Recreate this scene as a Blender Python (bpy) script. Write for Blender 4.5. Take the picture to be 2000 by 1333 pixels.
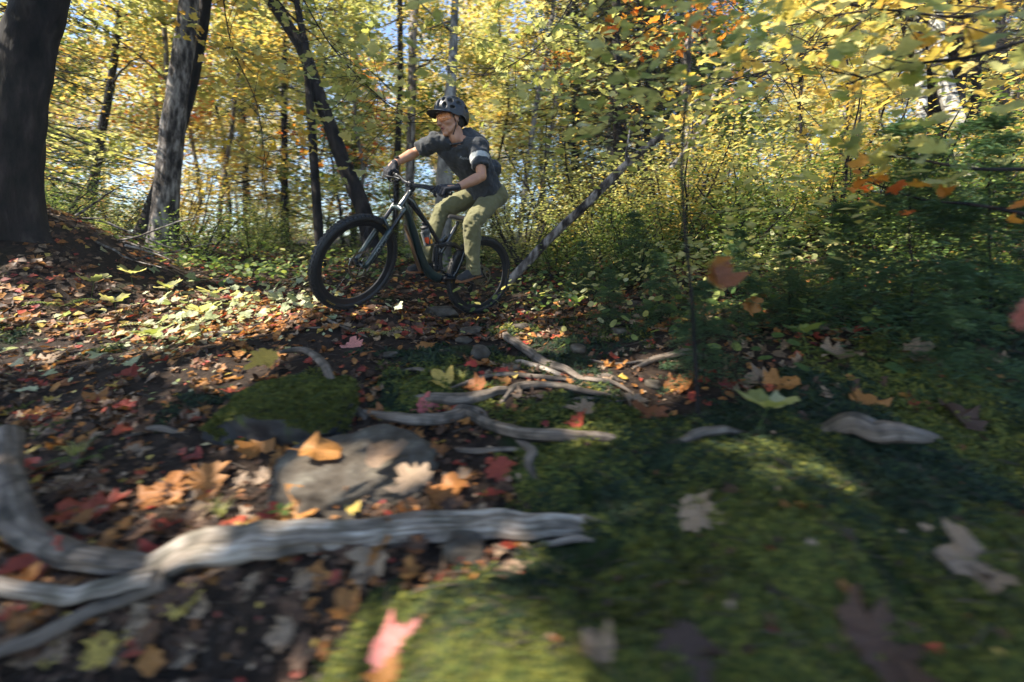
import bpy, bmesh, math, random
import numpy as np
from mathutils import Vector, Matrix, noise as mnoise
random.seed(7); RNG = np.random.default_rng(11)
for o in list(bpy.data.objects): bpy.data.objects.remove(o)
SC = bpy.context.scene; COL = SC.collection
# ------------------------------------------------------------------ camera
CAMZ = 0.5; FPX = 800.0; CU = 1000.0; HV = 500.0
cam = bpy.data.cameras.new('camera'); camo = bpy.data.objects.new('camera', cam); COL.objects.link(camo)
camo.location = (0, 0, CAMZ); camo.rotation_euler = (math.radians(90), 0, 0)
cam.sensor_width = 36; cam.lens = 14.4; cam.shift_y = -0.08325
cam.clip_start = 0.03; cam.clip_end = 600
cam.dof.use_dof = True; cam.dof.focus_distance = 3.65; cam.dof.aperture_fstop = 1.0; cam.dof.aperture_ratio = 0.36
SC.camera = camo
# ------------------------------------------------------------------ light
SUN = Vector((-0.60, -0.26, 0.76)).normalized()      # towards the sun
w = bpy.data.worlds.new('World'); SC.world = w; w.use_nodes = True
nt = w.node_tree; bg = nt.nodes['Background']
sky = nt.nodes.new('ShaderNodeTexSky'); sky.sky_type = 'NISHITA'; sky.sun_disc = False
sky.sun_elevation = math.asin(SUN.z); sky.sun_rotation = math.atan2(SUN.x, SUN.y)
sky.air_density = 1.0; sky.dust_density = .6; sky.ozone_density = 3.0
nt.links.new(sky.outputs[0], bg.inputs[0]); bg.inputs[1].default_value = 0.12
sl = bpy.data.lights.new('sun', 'SUN'); sl.energy = 5.0; sl.angle = math.radians(0.5); sl.color = (1.0, 0.91, 0.76)
so = bpy.data.objects.new('sun', sl); COL.objects.link(so); so.rotation_euler = SUN.to_track_quat('Z', 'Y').to_euler()
so.location = (-8, 1, 12)
SC.view_settings.view_transform = 'Standard'; SC.view_settings.look = 'None'
SC.view_settings.exposure = 1.7; SC.view_settings.gamma = 1.0
SC.render.engine = 'CYCLES'
SC.cycles.use_denoising = True; SC.cycles.max_bounces = 7; SC.cycles.diffuse_bounces = 4
SC.cycles.transmission_bounces = 4; SC.cycles.transparent_max_bounces = 6; SC.cycles.caustics_reflective = False
SC.cycles.caustics_refractive = False; SC.cycles.sample_clamp_indirect = 6

# ------------------------------------------------------------------ helpers
def tag(o, label=None, cat=None, group=None, kind=None):
    if label: o['label'] = label
    if cat: o['category'] = cat
    if group: o['group'] = group
    if kind: o['kind'] = kind
    return o
def empty(name, loc=(0, 0, 0)):
    o = bpy.data.objects.new(name, None); COL.objects.link(o); o.location = loc; o.empty_display_size = .1
    return o
def link(name, me, parent=None):
    o = bpy.data.objects.new(name, me); COL.objects.link(o)
    if parent: o.parent = parent
    return o
def mesh_arrays(name, V, F, mat, uv=None, smooth=False):
    """V (n,3), F (m,k) equal sided faces or list of such arrays"""
    me = bpy.data.meshes.new(name)
    Fs = F if isinstance(F, list) else [F]
    Fs = [np.asarray(f, dtype=np.int32) for f in Fs if len(f)]
    V = np.asarray(V, dtype=np.float32)
    me.vertices.add(len(V)); me.vertices.foreach_set('co', V.ravel())
    idx = np.concatenate([f.ravel() for f in Fs]); tot = np.concatenate([np.full(len(f), f.shape[1]) for f in Fs])
    st = np.concatenate([[0], np.cumsum(tot)[:-1]])
    me.loops.add(len(idx)); me.loops.foreach_set('vertex_index', idx)
    me.polygons.add(len(tot)); me.polygons.foreach_set('loop_start', st.astype(np.int32)); me.polygons.foreach_set('loop_total', tot.astype(np.int32))
    if smooth: me.polygons.foreach_set('use_smooth', np.ones(len(tot), dtype=bool))
    if uv is not None:
        l = me.uv_layers.new(name='UVMap'); l.data.foreach_set('uv', np.asarray(uv, dtype=np.float32)[idx].ravel())
    me.update(calc_edges=True)
    if mat: me.materials.append(mat)
    return me
def nrm(v):
    v = np.asarray(v, float); return v / (np.linalg.norm(v) + 1e-12)
def frame_of(t, ref=(0, 0, 1)):
    t = nrm(t); r = np.asarray(ref, float)
    if abs(t @ nrm(r)) > .97: r = np.array([1., 0, 0])
    a = nrm(np.cross(r, t)); b = np.cross(t, a); return a, b
class MB:
    def __init__(s): s.V = []; s.Q = []; s.T = []; s.U = []; s.n = 0
    def add(s, V, Q=None, T=None, U=None):
        V = np.asarray(V, float)
        s.V.append(V)
        if Q is not None and len(Q): s.Q.append(np.asarray(Q) + s.n)
        if T is not None and len(T): s.T.append(np.asarray(T) + s.n)
        s.U.append(np.zeros((len(V), 2)) if U is None else U)
        s.n += len(V); return s
    def rings(s, R, cap=True, U=None):
        """R (m,n,3) rings, closed round with a duplicated seam"""
        R = np.asarray(R, float); m, n = R.shape[:2]
        R = np.concatenate([R, R[:, :1]], 1)
        L = np.concatenate([[0], np.cumsum(np.linalg.norm(np.diff(R.mean(1), axis=0), axis=1))])
        uu = np.linspace(0, 1, n + 1)
        UV = np.stack([np.tile(uu, (m, 1)), np.tile(L[:, None], (1, n + 1))], -1).reshape(-1, 2)
        i, j = np.meshgrid(np.arange(m - 1), np.arange(n), indexing='ij'); k = n + 1
        Q = np.stack([i * k + j, i * k + j + 1, (i + 1) * k + j + 1, (i + 1) * k + j], -1).reshape(-1, 4)
        base = s.n
        s.add(R.reshape(-1, 3), Q, None, UV)
        if cap:
            for r, flip in ((0, True), (m - 1, False)):
                c = R[r, :n].mean(0); V = np.concatenate([R[r], [c]]); jj = np.arange(n)
                T = np.stack([jj, jj + 1, np.full(n, n + 1)], 1)
                if flip: T = T[:, ::-1]
                s.add(V, None, T, np.concatenate([UV[r * k:(r + 1) * k], [[.5, L[r]]]]))
        return s
    def tube(s, pts, rad, n=12, cap=True, ref=(0, 0, 1), squash=None, disp=None):
        pts = np.asarray(pts, float); m = len(pts); rad = np.broadcast_to(np.asarray(rad, float), (m,))
        T = np.gradient(pts, axis=0); a, b = frame_of(T[0], ref); R = []
        th = np.linspace(0, 2 * np.pi, n, endpoint=False) - np.pi / 2
        for i in range(m):
            t = nrm(T[i]); a = nrm(a - t * (a @ t)); b = np.cross(t, a)
            r = np.full(n, rad[i])
            if disp is not None: r = r * disp(i, th)
            sb = 1 if squash is None else squash
            R.append(pts[i] + (r * np.cos(th))[:, None] * a + (r * np.sin(th) * sb)[:, None] * b)
        return s.rings(np.array(R), cap)
    def cyl(s, p0, p1, r0, r1=None, n=14, cap=True): return s.tube([p0, p1], [r0, r0 if r1 is None else r1], n, cap)
    def ell(s, c, r, ax=None, nu=16, nv=10):
        r = np.broadcast_to(np.asarray(r, float), (3,)); ax = np.eye(3) if ax is None else np.asarray(ax, float)
        ph = np.linspace(0, np.pi, nv + 1)[1:-1]; th = np.linspace(0, 2 * np.pi, nu, endpoint=False)
        P = np.array([[[np.sin(p) * np.cos(t), np.sin(p) * np.sin(t), np.cos(p)] for t in th] for p in ph]) * r
        V = np.concatenate([P.reshape(-1, 3), [[0, 0, r[2]], [0, 0, -r[2]]]]) @ ax + np.asarray(c, float)
        m = len(ph); Q = []; T = []
        for i in range(m - 1):
            for j in range(nu): Q.append((i * nu + j, (i + 1) * nu + j, (i + 1) * nu + (j + 1) % nu, i * nu + (j + 1) % nu))
        for j in range(nu):
            T.append((m * nu, j, (j + 1) % nu)); T.append((m * nu + 1, (m - 1) * nu + (j + 1) % nu, (m - 1) * nu + j))
        return s.add(V, Q, T)
    def cap2(s, p0, p1, r0, r1, n=14):
        p0 = np.asarray(p0, float); p1 = np.asarray(p1, float); s.ell(p0, r0, nu=n, nv=8); s.ell(p1, r1, nu=n, nv=8)
        return s.tube([p0, p1], [r0, r1], n, True)
    def chain(s, P, R, n=14):
        for i in range(len(P) - 1): s.cap2(P[i], P[i + 1], R[i], R[i + 1], n)
        return s
    def box(s, c, h, ax=None, bevel=0):
        h = np.asarray(h, float); ax = np.eye(3) if ax is None else np.asarray(ax, float)
        V = np.array([[x, y, z] for x in (-1, 1) for y in (-1, 1) for z in (-1, 1)]) * h @ ax + np.asarray(c, float)
        return s.add(V, [(0, 1, 3, 2), (4, 6, 7, 5), (0, 4, 5, 1), (2, 3, 7, 6), (0, 2, 6, 4), (1, 5, 7, 3)])
    def torus(s, c, ax, R, r, N=48, n=10, a0=0, a1=2 * np.pi, sq=1.0):
        a, b = frame_of(ax); t = nrm(ax); closed = abs(a1 - a0 - 2 * np.pi) < 1e-6
        A = np.linspace(a0, a1, N + 1); th = np.linspace(0, 2 * np.pi, n, endpoint=False); Rg = []
        for q in A:
            d = np.cos(q) * a + np.sin(q) * b
            Rg.append(np.asarray(c) + d * R + (np.cos(th) * r)[:, None] * d + (np.sin(th) * r * sq)[:, None] * t)
        return s.rings(np.array(Rg), cap=not closed)
    def mesh(s, name, mat, smooth=True):
        V = np.concatenate(s.V); F = []
        if s.Q: F.append(np.concatenate(s.Q))
        if s.T: F.append(np.concatenate(s.T))
        return mesh_arrays(name, V, F, mat, np.concatenate(s.U), smooth)
    def build(s, name, mat, parent=None, smooth=True): return link(name, s.mesh(name, mat, smooth), parent)
def sharp(o, deg=35):
    try: o.data.set_sharp_from_angle(angle=math.radians(deg))
    except Exception: pass
    return o
def blob(mb, name, mat, voxel, it=4, parent=None, disp=None, fac=.5):
    """joins overlapping shapes into one skin (voxel remesh) and returns the object with the result baked"""
    me = mb.mesh(name, mat); o = bpy.data.objects.new(name, me); COL.objects.link(o)
    m = o.modifiers.new('r', 'REMESH'); m.mode = 'VOXEL'; m.voxel_size = voxel; m.use_smooth_shade = True
    s = o.modifiers.new('s', 'SMOOTH'); s.iterations = it; s.factor = fac
    dg = bpy.context.evaluated_depsgraph_get(); dg.update()
    me2 = bpy.data.meshes.new_from_object(o.evaluated_get(dg)); o.modifiers.clear(); o.data = me2; me2.name = name
    if not me2.materials: me2.materials.append(mat)
    me2.polygons.foreach_set('use_smooth', np.ones(len(me2.polygons), dtype=bool))
    if disp is not None:
        n = len(me2.vertices); co = np.empty(n * 3, dtype=np.float32); me2.vertices.foreach_get('co', co); co = co.reshape(-1, 3)
        no = np.array([v.normal[:] for v in me2.vertices]); d = np.array([disp(Vector(c), nn) for c, nn in zip(co, no)])
        me2.vertices.foreach_set('co', (co + no * d[:, None]).astype(np.float32).ravel()); me2.update()
    if parent: o.parent = parent
    return o
# fast smooth value noise for arrays
def vnoise(x, y, seed=0):
    x = np.asarray(x, float); y = np.asarray(y, float)
    xi = np.floor(x).astype(np.int64); yi = np.floor(y).astype(np.int64); fx = x - xi; fy = y - yi
    fx = fx * fx * (3 - 2 * fx); fy = fy * fy * (3 - 2 * fy)
    def h(a, b):
        n = (a * 374761393 + b * 668265263 + seed * 1442695041) & 0x7fffffff
        n = ((n ^ (n >> 13)) * 1274126177) & 0x7fffffff
        return ((n ^ (n >> 16)) & 0xffff) / 65535.0
    return (h(xi, yi) * (1 - fx) + h(xi + 1, yi) * fx) * (1 - fy) + (h(xi, yi + 1) * (1 - fx) + h(xi + 1, yi + 1) * fx) * fy
def fbm(x, y, sc, oct=4, seed=0):
    s = 0; a = .5; t = 0
    for k in range(oct): s = s + a * (vnoise(np.asarray(x) * sc + 31 * k, np.asarray(y) * sc + 17 * k, seed + k) - .5); t += a; a *= .5; sc *= 2.03
    return s / t * 2
def sstep(a, b, x): t = np.clip((np.asarray(x, float) - a) / (b - a), 0, 1); return t * t * (3 - 2 * t)
def ga(x, y, cx, cy, rx, ry=None): ry = rx if ry is None else ry; return np.exp(-((x - cx) / rx) ** 2 - ((y - cy) / ry) ** 2)

# ------------------------------------------------------------------ materials
def mat_new(name):
    m = bpy.data.materials.new(name); m.use_nodes = True; nt = m.node_tree
    return m, nt, nt.nodes['Principled BSDF']
def N(nt, t, **k):
    n = nt.nodes.new(t)
    for a, v in k.items(): setattr(n, a, v)
    return n
def ramp(nt, cols, interp='LINEAR'):
    r = nt.nodes.new('ShaderNodeValToRGB'); r.color_ramp.interpolation = interp; e = r.color_ramp.elements
    while len(e) < len(cols): e.new(.5)
    for i, c in enumerate(cols):
        p, rgb = c if isinstance(c[0], (int, float)) and len(c) == 2 else (i / max(1, len(cols) - 1), c)
        e[i].position = p; e[i].color = (*rgb, 1)
    return r
def noise_mat(name, cols, scale=20, rough=.6, bump=.3, bdist=.01, stretch=(1, 1, 1), coord='Object', metallic=0, spec=.5, bscale=None, coat=0, detail=6):
    m, nt, b = mat_new(name); tc = N(nt, 'ShaderNodeTexCoord'); mp = N(nt, 'ShaderNodeMapping'); mp.inputs['Scale'].default_value = stretch
    nt.links.new(tc.outputs[coord], mp.inputs[0])
    n1 = N(nt, 'ShaderNodeTexNoise'); n1.inputs['Scale'].default_value = scale; n1.inputs['Detail'].default_value = detail; n1.inputs['Roughness'].default_value = .6
    nt.links.new(mp.outputs[0], n1.inputs['Vector'])
    r = ramp(nt, cols); nt.links.new(n1.outputs['Fac'], r.inputs[0]); nt.links.new(r.outputs[0], b.inputs['Base Color'])
    b.inputs['Roughness'].default_value = rough; b.inputs['Metallic'].default_value = metallic; b.inputs['Specular IOR Level'].default_value = spec
    b.inputs['Coat Weight'].default_value = coat
    if bump:
        n2 = N(nt, 'ShaderNodeTexNoise'); n2.inputs['Scale'].default_value = bscale or scale * 2; n2.inputs['Detail'].default_value = 5
        nt.links.new(mp.outputs[0], n2.inputs['Vector'])
        bp = N(nt, 'ShaderNodeBump'); bp.inputs['Strength'].default_value = bump; bp.inputs['Distance'].default_value = bdist
        nt.links.new(n2.outputs['Fac'], bp.inputs['Height']); nt.links.new(bp.outputs[0], b.inputs['Normal'])
    return m
def leaf_mat(name, cols, transl=.45, rough=.55, spots=.35, tboost=1.5, sscale=60):
    """leaf: every leaf (mesh island / object) draws its own colour; thin so light shows through"""
    m, nt, b = mat_new(name); g = N(nt, 'ShaderNodeNewGeometry'); oi = N(nt, 'ShaderNodeObjectInfo')
    ad = N(nt, 'ShaderNodeMath', operation='ADD'); fr = N(nt, 'ShaderNodeMath', operation='FRACT')
    nt.links.new(g.outputs['Random Per Island'], ad.inputs[0]); nt.links.new(oi.outputs['Random'], ad.inputs[1]); nt.links.new(ad.outputs[0], fr.inputs[0])
    r = ramp(nt, cols); nt.links.new(fr.outputs[0], r.inputs[0])
    tc = N(nt, 'ShaderNodeTexCoord'); n1 = N(nt, 'ShaderNodeTexNoise'); n1.inputs['Scale'].default_value = sscale; n1.inputs['Detail'].default_value = 4
    nt.links.new(tc.outputs['Object'], n1.inputs['Vector'])
    mr = N(nt, 'ShaderNodeMapRange'); mr.inputs[1].default_value = .3; mr.inputs[2].default_value = .7; mr.inputs[3].default_value = 1 - spots; mr.inputs[4].default_value = 1 + spots * .4
    nt.links.new(n1.outputs['Fac'], mr.inputs[0])
    mx = N(nt, 'ShaderNodeMix', data_type='RGBA', blend_type='MULTIPLY'); mx.inputs['Factor'].default_value = 1
    nt.links.new(r.outputs[0], mx.inputs['A']); nt.links.new(mr.outputs[0], mx.inputs['B'])
    nt.links.new(mx.outputs['Result'], b.inputs['Base Color']); b.inputs['Roughness'].default_value = rough; b.inputs['Specular IOR Level'].default_value = .35
    tr = N(nt, 'ShaderNodeBsdfTranslucent'); ml = N(nt, 'ShaderNodeMix', data_type='RGBA', blend_type='MULTIPLY'); ml.inputs['Factor'].default_value = 1
    ml.inputs['B'].default_value = (tboost, tboost, tboost * .7, 1); nt.links.new(mx.outputs['Result'], ml.inputs['A']); nt.links.new(ml.outputs['Result'], tr.inputs[0])
    ms = N(nt, 'ShaderNodeMixShader'); ms.inputs[0].default_value = transl; out = nt.nodes['Material Output']
    nt.links.new(b.outputs[0], ms.inputs[1]); nt.links.new(tr.outputs[0], ms.inputs[2]); nt.links.new(ms.outputs[0], out.inputs[0])
    return m
# ------------------------------------------------------------------ terrain
def old_xy(x, y):
    """near the viewpoint the slope is described on a flat working plan; this maps the ground onto it"""
    yo = np.where(y < 3.507, 400 / np.maximum(820.8 / np.maximum(y, .15) - 120, 20), y); return x * yo / np.maximum(y, .15), yo
def new_xy(xo, yo):
    if yo >= 3.507: return xo, yo
    y = 820.8 / (120 + 400 / yo); return xo * y / yo, y
def H(x, y):
    x, y = np.broadcast_arrays(np.asarray(x, float), np.asarray(y, float))
    yb = np.minimum(y, 6.6) - .5 * np.maximum(0, np.minimum(y, 6.6) - 5.6) ** 2; z = -.526 + .15 * yb + .03 * np.clip(y - 6, 0, 200)
    xo, yo = old_xy(x, np.maximum(y, .25)); k = np.maximum(y, .25) / yo; f = np.zeros(x.shape)
    f += .05 * ga(x, y, -1.2, 3.30, .75, .5) - .055 * ga(x, y, -.30, 4.05, .8, .7)      # roll of the trail under the wheels
    f += .26 * sstep(.45, 1.6, xo) * sstep(.9, 1.5, yo) + .45 * sstep(1.7, 4.5, x) + .7 * sstep(4, 9, x)   # bank on the right
    f += k * (.06 * ga(xo, yo, .55, .62, .28, .25) + .04 * ga(xo, yo, .05, .46, .2, .12))
    f += .72 * ga(x, y, -4.8, 3.95, 1.0, .8) + .3 * ga(x, y, -6, 5.2, 1.5, 1.2) + .25 * sstep(-3.2, -6, x)                    # knoll under the big dark tree
    f -= k * .14 * ga(xo, yo, -.42, .47, .24, .11)                                         # hollow under the log
    f += k * (.04 * ga(xo, yo, -.45, 1.8, .5, .4) + .04 * ga(xo, yo, -.62, 1.28, .22, .2))
    f += .055 * fbm(x, y, 1.1, 3, 5) + .050 * fbm(x, y, 3.2, 3, 9) + .012 * fbm(x, y, 17, 2, 3)
    f += np.clip(y - 9, 0, 100) * .05 * fbm(x, y, .12, 2, 8)
    return z + f
_H0 = H
_ct = [(-.387, 4.043, -.082), (-1.275, 3.175, .055)]
_dl = [(cx, cy, cz - float(_H0(np.array([cx]), np.array([cy]))[0])) for cx, cy, cz in _ct]
def H(x, y):
    z = _H0(x, y)
    for cx, cy, d in _dl: z = z + d * ga(x, y, cx, cy, .42)
    z = z - .035 * ga(x, y, -1.15, 2.75, .45, .3) - .02 * ga(x, y, -.35, 3.6, .4, .3)
    return z
def Hs(x, y): return float(H(np.array([x]), np.array([y]))[0])
def P(u, v, Y): return np.array([(u - CU) / FPX * Y, Y, CAMZ - (v - HV) / FPX * Y])
def G(u, v, lift=0.0):
    """point of the terrain that a line of sight meets"""
    Y = np.linspace(.3, 40, 6000); X = (u - CU) / FPX * Y; Z = CAMZ - (v - HV) / FPX * Y
    k = np.argmax(Z < H(X, Y) + lift); k = k if k > 0 else 1200
    return np.array([X[k], Y[k], H(X[k:k + 1], Y[k:k + 1])[0] + lift])
def ground_normal(x, y):
    e = .02; return nrm([Hs(x - e, y) - Hs(x + e, y), Hs(x, y - e) - Hs(x, y + e), 2 * e])
def mossiness(xw, yw):
    xw = np.asarray(xw, float); yw = np.asarray(yw, float); x, y = old_xy(xw, yw)
    m = .55 * fbm(xw, yw, 1.3, 3, 21) + .40 * fbm(xw, yw, 4.5, 2, 41) - .10
    m = m + .95 * sstep(-.08, .3, x - .05 * y) * (1 - sstep(1.5, 2.1, y)) * sstep(1.35, .9, y - .25 * x)
    m = m + .8 * ga(x, y, -.02, .47, .28, .13) + .5 * ga(x, y, .2, 1.05, .25, .2) + .5 * ga(x, y, -.55, 2.1, .5, .3) + .55 * ga(x, y, -.35, 1.35, .14, .25)
    m = m - .6 * ga(x, y, -.45, .95, .4, .3) - .5 * ga(x, y, -.42, .5, .12, .10) + .75 * ga(x, y, -.2, .47, .14, .10)
    return m - 2 * ga(xw, yw, -.39, 4.04, .4, .35) - 2 * ga(xw, yw, -1.27, 3.17, .4, .35)
def cushion(x, y):      # rounded moss pads with dark gaps between them
    a_ = vnoise(np.asarray(x) * 8 + 3, np.asarray(y) * 8, 91); b_ = vnoise(np.asarray(x) * 3.1, np.asarray(y) * 3.1 + 7, 95)
    return sstep(.25, .6, a_) * .9 + .9 * sstep(.3, .7, b_)
_H1 = H
def H(x, y):
    z = _H1(x, y); near = sstep(3.5, 2.2, y)
    return z + near * .045 * sstep(0, .5, mossiness(x, y)) * (cushion(x, y) + .4 * vnoise(np.asarray(x) * 27, np.asarray(y) * 27, 92))
def build_ground():
    a, b = 6.0, .5; s = np.linspace(-.47, 1.0, 440); Y = 1.2 + b * np.sinh(a * s)
    t = np.linspace(-1, 1, 460); tt = .13 * t + .87 * t ** 3; W = 1.45 * (Y + 4.6)
    X = W[:, None] * tt[None, :]; YY = np.repeat(Y[:, None], len(t), 1); Z = H(X, YY)
    V = np.stack([X, YY, Z], -1).reshape(-1, 3); m, n = X.shape
    i, j = np.meshgrid(np.arange(m - 1), np.arange(n - 1), indexing='ij')
    Q = np.stack([i * n + j, i * n + j + 1, (i + 1) * n + j + 1, (i + 1) * n + j], -1).reshape(-1, 4)
    mat, nt, bs = mat_new('forest_soil'); tc = N(nt, 'ShaderNodeTexCoord')
    n1 = N(nt, 'ShaderNodeTexNoise'); n1.inputs['Scale'].default_value = 30; n1.inputs['Detail'].default_value = 8; n1.inputs['Roughness'].default_value = .7
    r1 = ramp(nt, [(.3, (.008, .006, .005)), (.5, (.022, .014, .010)), (.72, (.055, .036, .024))])
    at = N(nt, 'ShaderNodeAttribute', attribute_name='moss'); r2 = ramp(nt, [(.3, (.008, .016, .006)), (.7, (.028, .044, .010))])
    mx = N(nt, 'ShaderNodeMix', data_type='RGBA')
    nt.links.new(tc.outputs['Object'], n1.inputs['Vector']); nt.links.new(n1.outputs['Fac'], r1.inputs[0]); nt.links.new(n1.outputs['Fac'], r2.inputs[0])
    nt.links.new(at.outputs['Fac'], mx.inputs['Factor']); nt.links.new(r1.outputs[0], mx.inputs['A']); nt.links.new(r2.outputs[0], mx.inputs['B'])
    nt.links.new(mx.outputs['Result'], bs.inputs['Base Color']); bs.inputs['Roughness'].default_value = .9; bs.inputs['Specular IOR Level'].default_value = .2
    bp = N(nt, 'ShaderNodeBump'); bp.inputs['Distance'].default_value = .012; bp.inputs['Strength'].default_value = .8
    nt.links.new(n1.outputs['Fac'], bp.inputs['Height']); nt.links.new(bp.outputs[0], bs.inputs['Normal'])
    me = mesh_arrays('ground', V, Q, mat, None, True)
    at = me.attributes.new('moss', 'FLOAT', 'POINT'); at.data.foreach_set('value', sstep(0, .35, mossiness(V[:, 0], V[:, 1])).astype(np.float32))
    o = link('ground', me); o['kind'] = 'structure'
    return o
build_ground()
# ------------------------------------------------------------------ bicycle
FR0 = np.array([-.317, 4.03, .309]); fx = nrm([-.9, -.88, .144]); lx = nrm([-fx[1], fx[0], 0]); ux = np.cross(fx, lx)
MF = np.stack([fx, lx, ux], 1)                      # rider frame: forward, left, up
LEAN = math.radians(-10); STEER = math.radians(19)
MR = Matrix([[*MF[i], FR0[i]] for i in range(3)] + [[0, 0, 0, 1]])
MBK = MR @ Matrix.Rotation(LEAN, 4, 'X')
M_black = noise_mat('gloss_black_carbon', [(.008, .010, .014), (.02, .025, .032)], 6, .22, .04, .001, coat=.6)
M_green = noise_mat('dark_green_paint', [(.006, .016, .018), (.014, .032, .034)], 9, .28, .05, .001, coat=.5)
M_alloy = noise_mat('anodised_black_alloy', [(.018, .019, .022), (.04, .042, .046)], 40, .38, .05, .0005, metallic=.6)
M_steel = noise_mat('worn_steel', [(.28, .28, .28), (.45, .45, .44)], 60, .32, .05, .0005, metallic=1)
M_rubber = noise_mat('tyre_rubber', [(.010, .010, .011), (.028, .026, .026)], 30, .62, .25, .001)
M_mud = noise_mat('dried_mud_on_carbon', [(.025, .017, .012), (.15, .085, .045)], 14, .5, .3, .001)
M_rim = noise_mat('rim_black', [(.01, .011, .013), (.022, .023, .026)], 20, .4, 0)
M_yellow = noise_mat('tyre_print_yellow', [(.42, .27, .03), (.55, .37, .05)], 30, .6, 0)
M_print = noise_mat('faded_silver_print', [(.10, .11, .11), (.30, .31, .31)], 60, .5, 0)
M_gold = noise_mat('stanchion_coat', [(.03, .03, .035), (.06, .06, .065)], 20, .15, 0, metallic=.7)
bike = empty('bicycle'); bike.matrix_world = MBK
tag(bike, 'black and dark green full suspension mountain bike ridden down the rooty trail', 'bicycle')
AX = np.array([1.21, 0, -.02]); SD = nrm([-.4226, 0, .906]); SF = np.array([SD[2], 0, -SD[0]])  # steering axis and its forward normal
steer = Matrix.Translation(Vector(AX)) @ Matrix.Rotation(STEER, 4, Vector(SD)) @ Matrix.Translation(-Vector(AX))
def ST(p): return np.array(steer @ Vector(p))
def part(mb, name, mat, parent=bike, st=False, sm=True, shp=True):
    o = mb.build(name, mat, parent, sm)
    if shp and sm: sharp(o, 40)
    if st: o.matrix_local = steer
    return o
def add_text(body, name, mat, parent, size, mtx, shear=.0, bend=None, thick=.0004, spacing=1.0):
    c = bpy.data.curves.new(name, 'FONT'); c.body = body; c.size = size; c.shear = shear; c.extrude = thick; c.align_x = 'CENTER'; c.align_y = 'CENTER'; c.space_character = spacing
    o = bpy.data.objects.new(name, c); COL.objects.link(o); dg = bpy.context.evaluated_depsgraph_get(); dg.update()
    me = bpy.data.meshes.new_from_object(o.evaluated_get(dg)); bpy.data.objects.remove(o); bpy.data.curves.remove(c)
    n = len(me.vertices); co = np.empty(n * 3, dtype=np.float32); me.vertices.foreach_get('co', co); co = co.reshape(-1, 3)
    if bend is not None: co = bend(co)
    me.vertices.foreach_set('co', co.astype(np.float32).ravel()); me.update(); me.materials.clear(); me.materials.append(mat)
    o = link(name, me, parent)
    if mtx is not None: o.matrix_local = mtx
    return o
# ---- frame
hb, ht = np.array([.968, 0, .50]), np.array([.912, 0, .622]); bb = np.array([.435, 0, -.055])
F = MB()
F.tube([hb - SD * .012, hb, hb + SD * .05, ht - SD * .03, ht], [.030, .031, .026, .024, .028], 20)
def oval(mb, pts, w, h, n=18):
    pts = np.array(pts, float); T = np.gradient(pts, axis=0); th = np.linspace(0, 2 * np.pi, n, endpoint=False); R = []
    for i, p in enumerate(pts):
        t = nrm(T[i]); a = nrm(np.cross([0, 1, 0], t)); y = np.array([0, 1., 0])
        ex = .75
        c = np.sign(np.cos(th)) * np.abs(np.cos(th)) ** ex; s_ = np.sign(np.sin(th)) * np.abs(np.sin(th)) ** ex
        R.append(p + (c * w[i])[:, None] * y + (s_ * h[i])[:, None] * a)
    return mb.rings(np.array(R))
oval(F, [(.935, 0, .575), (.88, 0, .545), (.80, 0, .48), (.70, 0, .40), (.60, 0, .31), (.535, 0, .245), (.50, 0, .22)], [.024, .026, .022, .018, .017, .018, .018], [.030, .030, .023, .019, .018, .020, .024])
F.tube([(.40, 0, .405), (.425, 0, .345), (.47, 0, .235), (.50, 0, .165)], [.020, .020, .022, .018], 16)
oval(F, [(.475, 0, .32), (.52, 0, .255), (.56, 0, .26)], [.012, .016, .010], [.02, .03, .012])
oval(F, [(.50, 0, .165), (.495, 0, .10), (.475, 0, .02)], [.018, .018, .022], [.022, .02, .03])
F.cyl((.435, -.045, -.055), (.435, .045, -.055), .034, n=24)
frame = part(F, 'frame', M_black)
D = MB()
oval(D, [(.955, 0, .53), (.915, 0, .475), (.868, 0, .40), (.80, 0, .285), (.715, 0, .14), (.64, 0, .03), (.565, 0, -.035), (.50, 0, -.06), (.44, 0, -.055)], [.026, .031, .034, .035, .035, .037, .042, .045, .036], [.034, .034, .031, .031, .032, .036, .042, .042, .034])
dt = part(D, 'down_tube', M_green, frame)
G_ = MB()
oval(G_, [(.878, 0, .372), (.805, 0, .255), (.72, 0, .105), (.655, 0, .005)], [.022, .027, .027, .026], [.006, .008, .008, .008])
part(G_, 'mud_guard_strip', M_mud, frame).data.transform(Matrix.Translation((.022, 0, -.020)))
# ---- swing arm, rocker, shock
S = MB()
for sy in (-1, 1):
    oval(S, [(0, sy * .07, 0), (.06, sy * .068, -.015), (.20, sy * .056, -.040), (.34, sy * .042, -.045), (.41, sy * .034, -.03)], [.008, .008, .009, .010, .012], [.016, .013, .015, .018, .02])
    oval(S, [(.0, sy * .07, .0), (.08, sy * .064, .075), (.19, sy * .05, .175), (.27, sy * .044, .225), (.335, sy * .04, .235)], [.008, .008, .009, .009, .009], [.012, .013, .016, .02, .014])
    oval(S, [(.27, sy * .046, .215), (.285, sy * .046, .12), (.315, sy * .046, .02), (.34, sy * .042, -.035)], [.009] * 4, [.016, .014, .014, .014])
S.box((.345, 0, -.02), (.018, .04, .035)); S.box((.27, 0, .20), (.012, .045, .014))
part(S, 'swing_arm', M_black)
R_ = MB()
for sy in (-1, 1):
    oval(R_, [(.335, sy * .052, .236), (.40, sy * .05, .262), (.47, sy * .048, .255), (.56, sy * .04, .232)], [.007] * 4, [.013, .018, .022, .015])
    for p in ((.335, .236), (.475, .245), (.555, .232)): R_.cyl((p[0], sy * .042, p[1]), (p[0], sy * .066, p[1]), .012, n=12)
part(R_, 'rocker_link', M_alloy)
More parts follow.
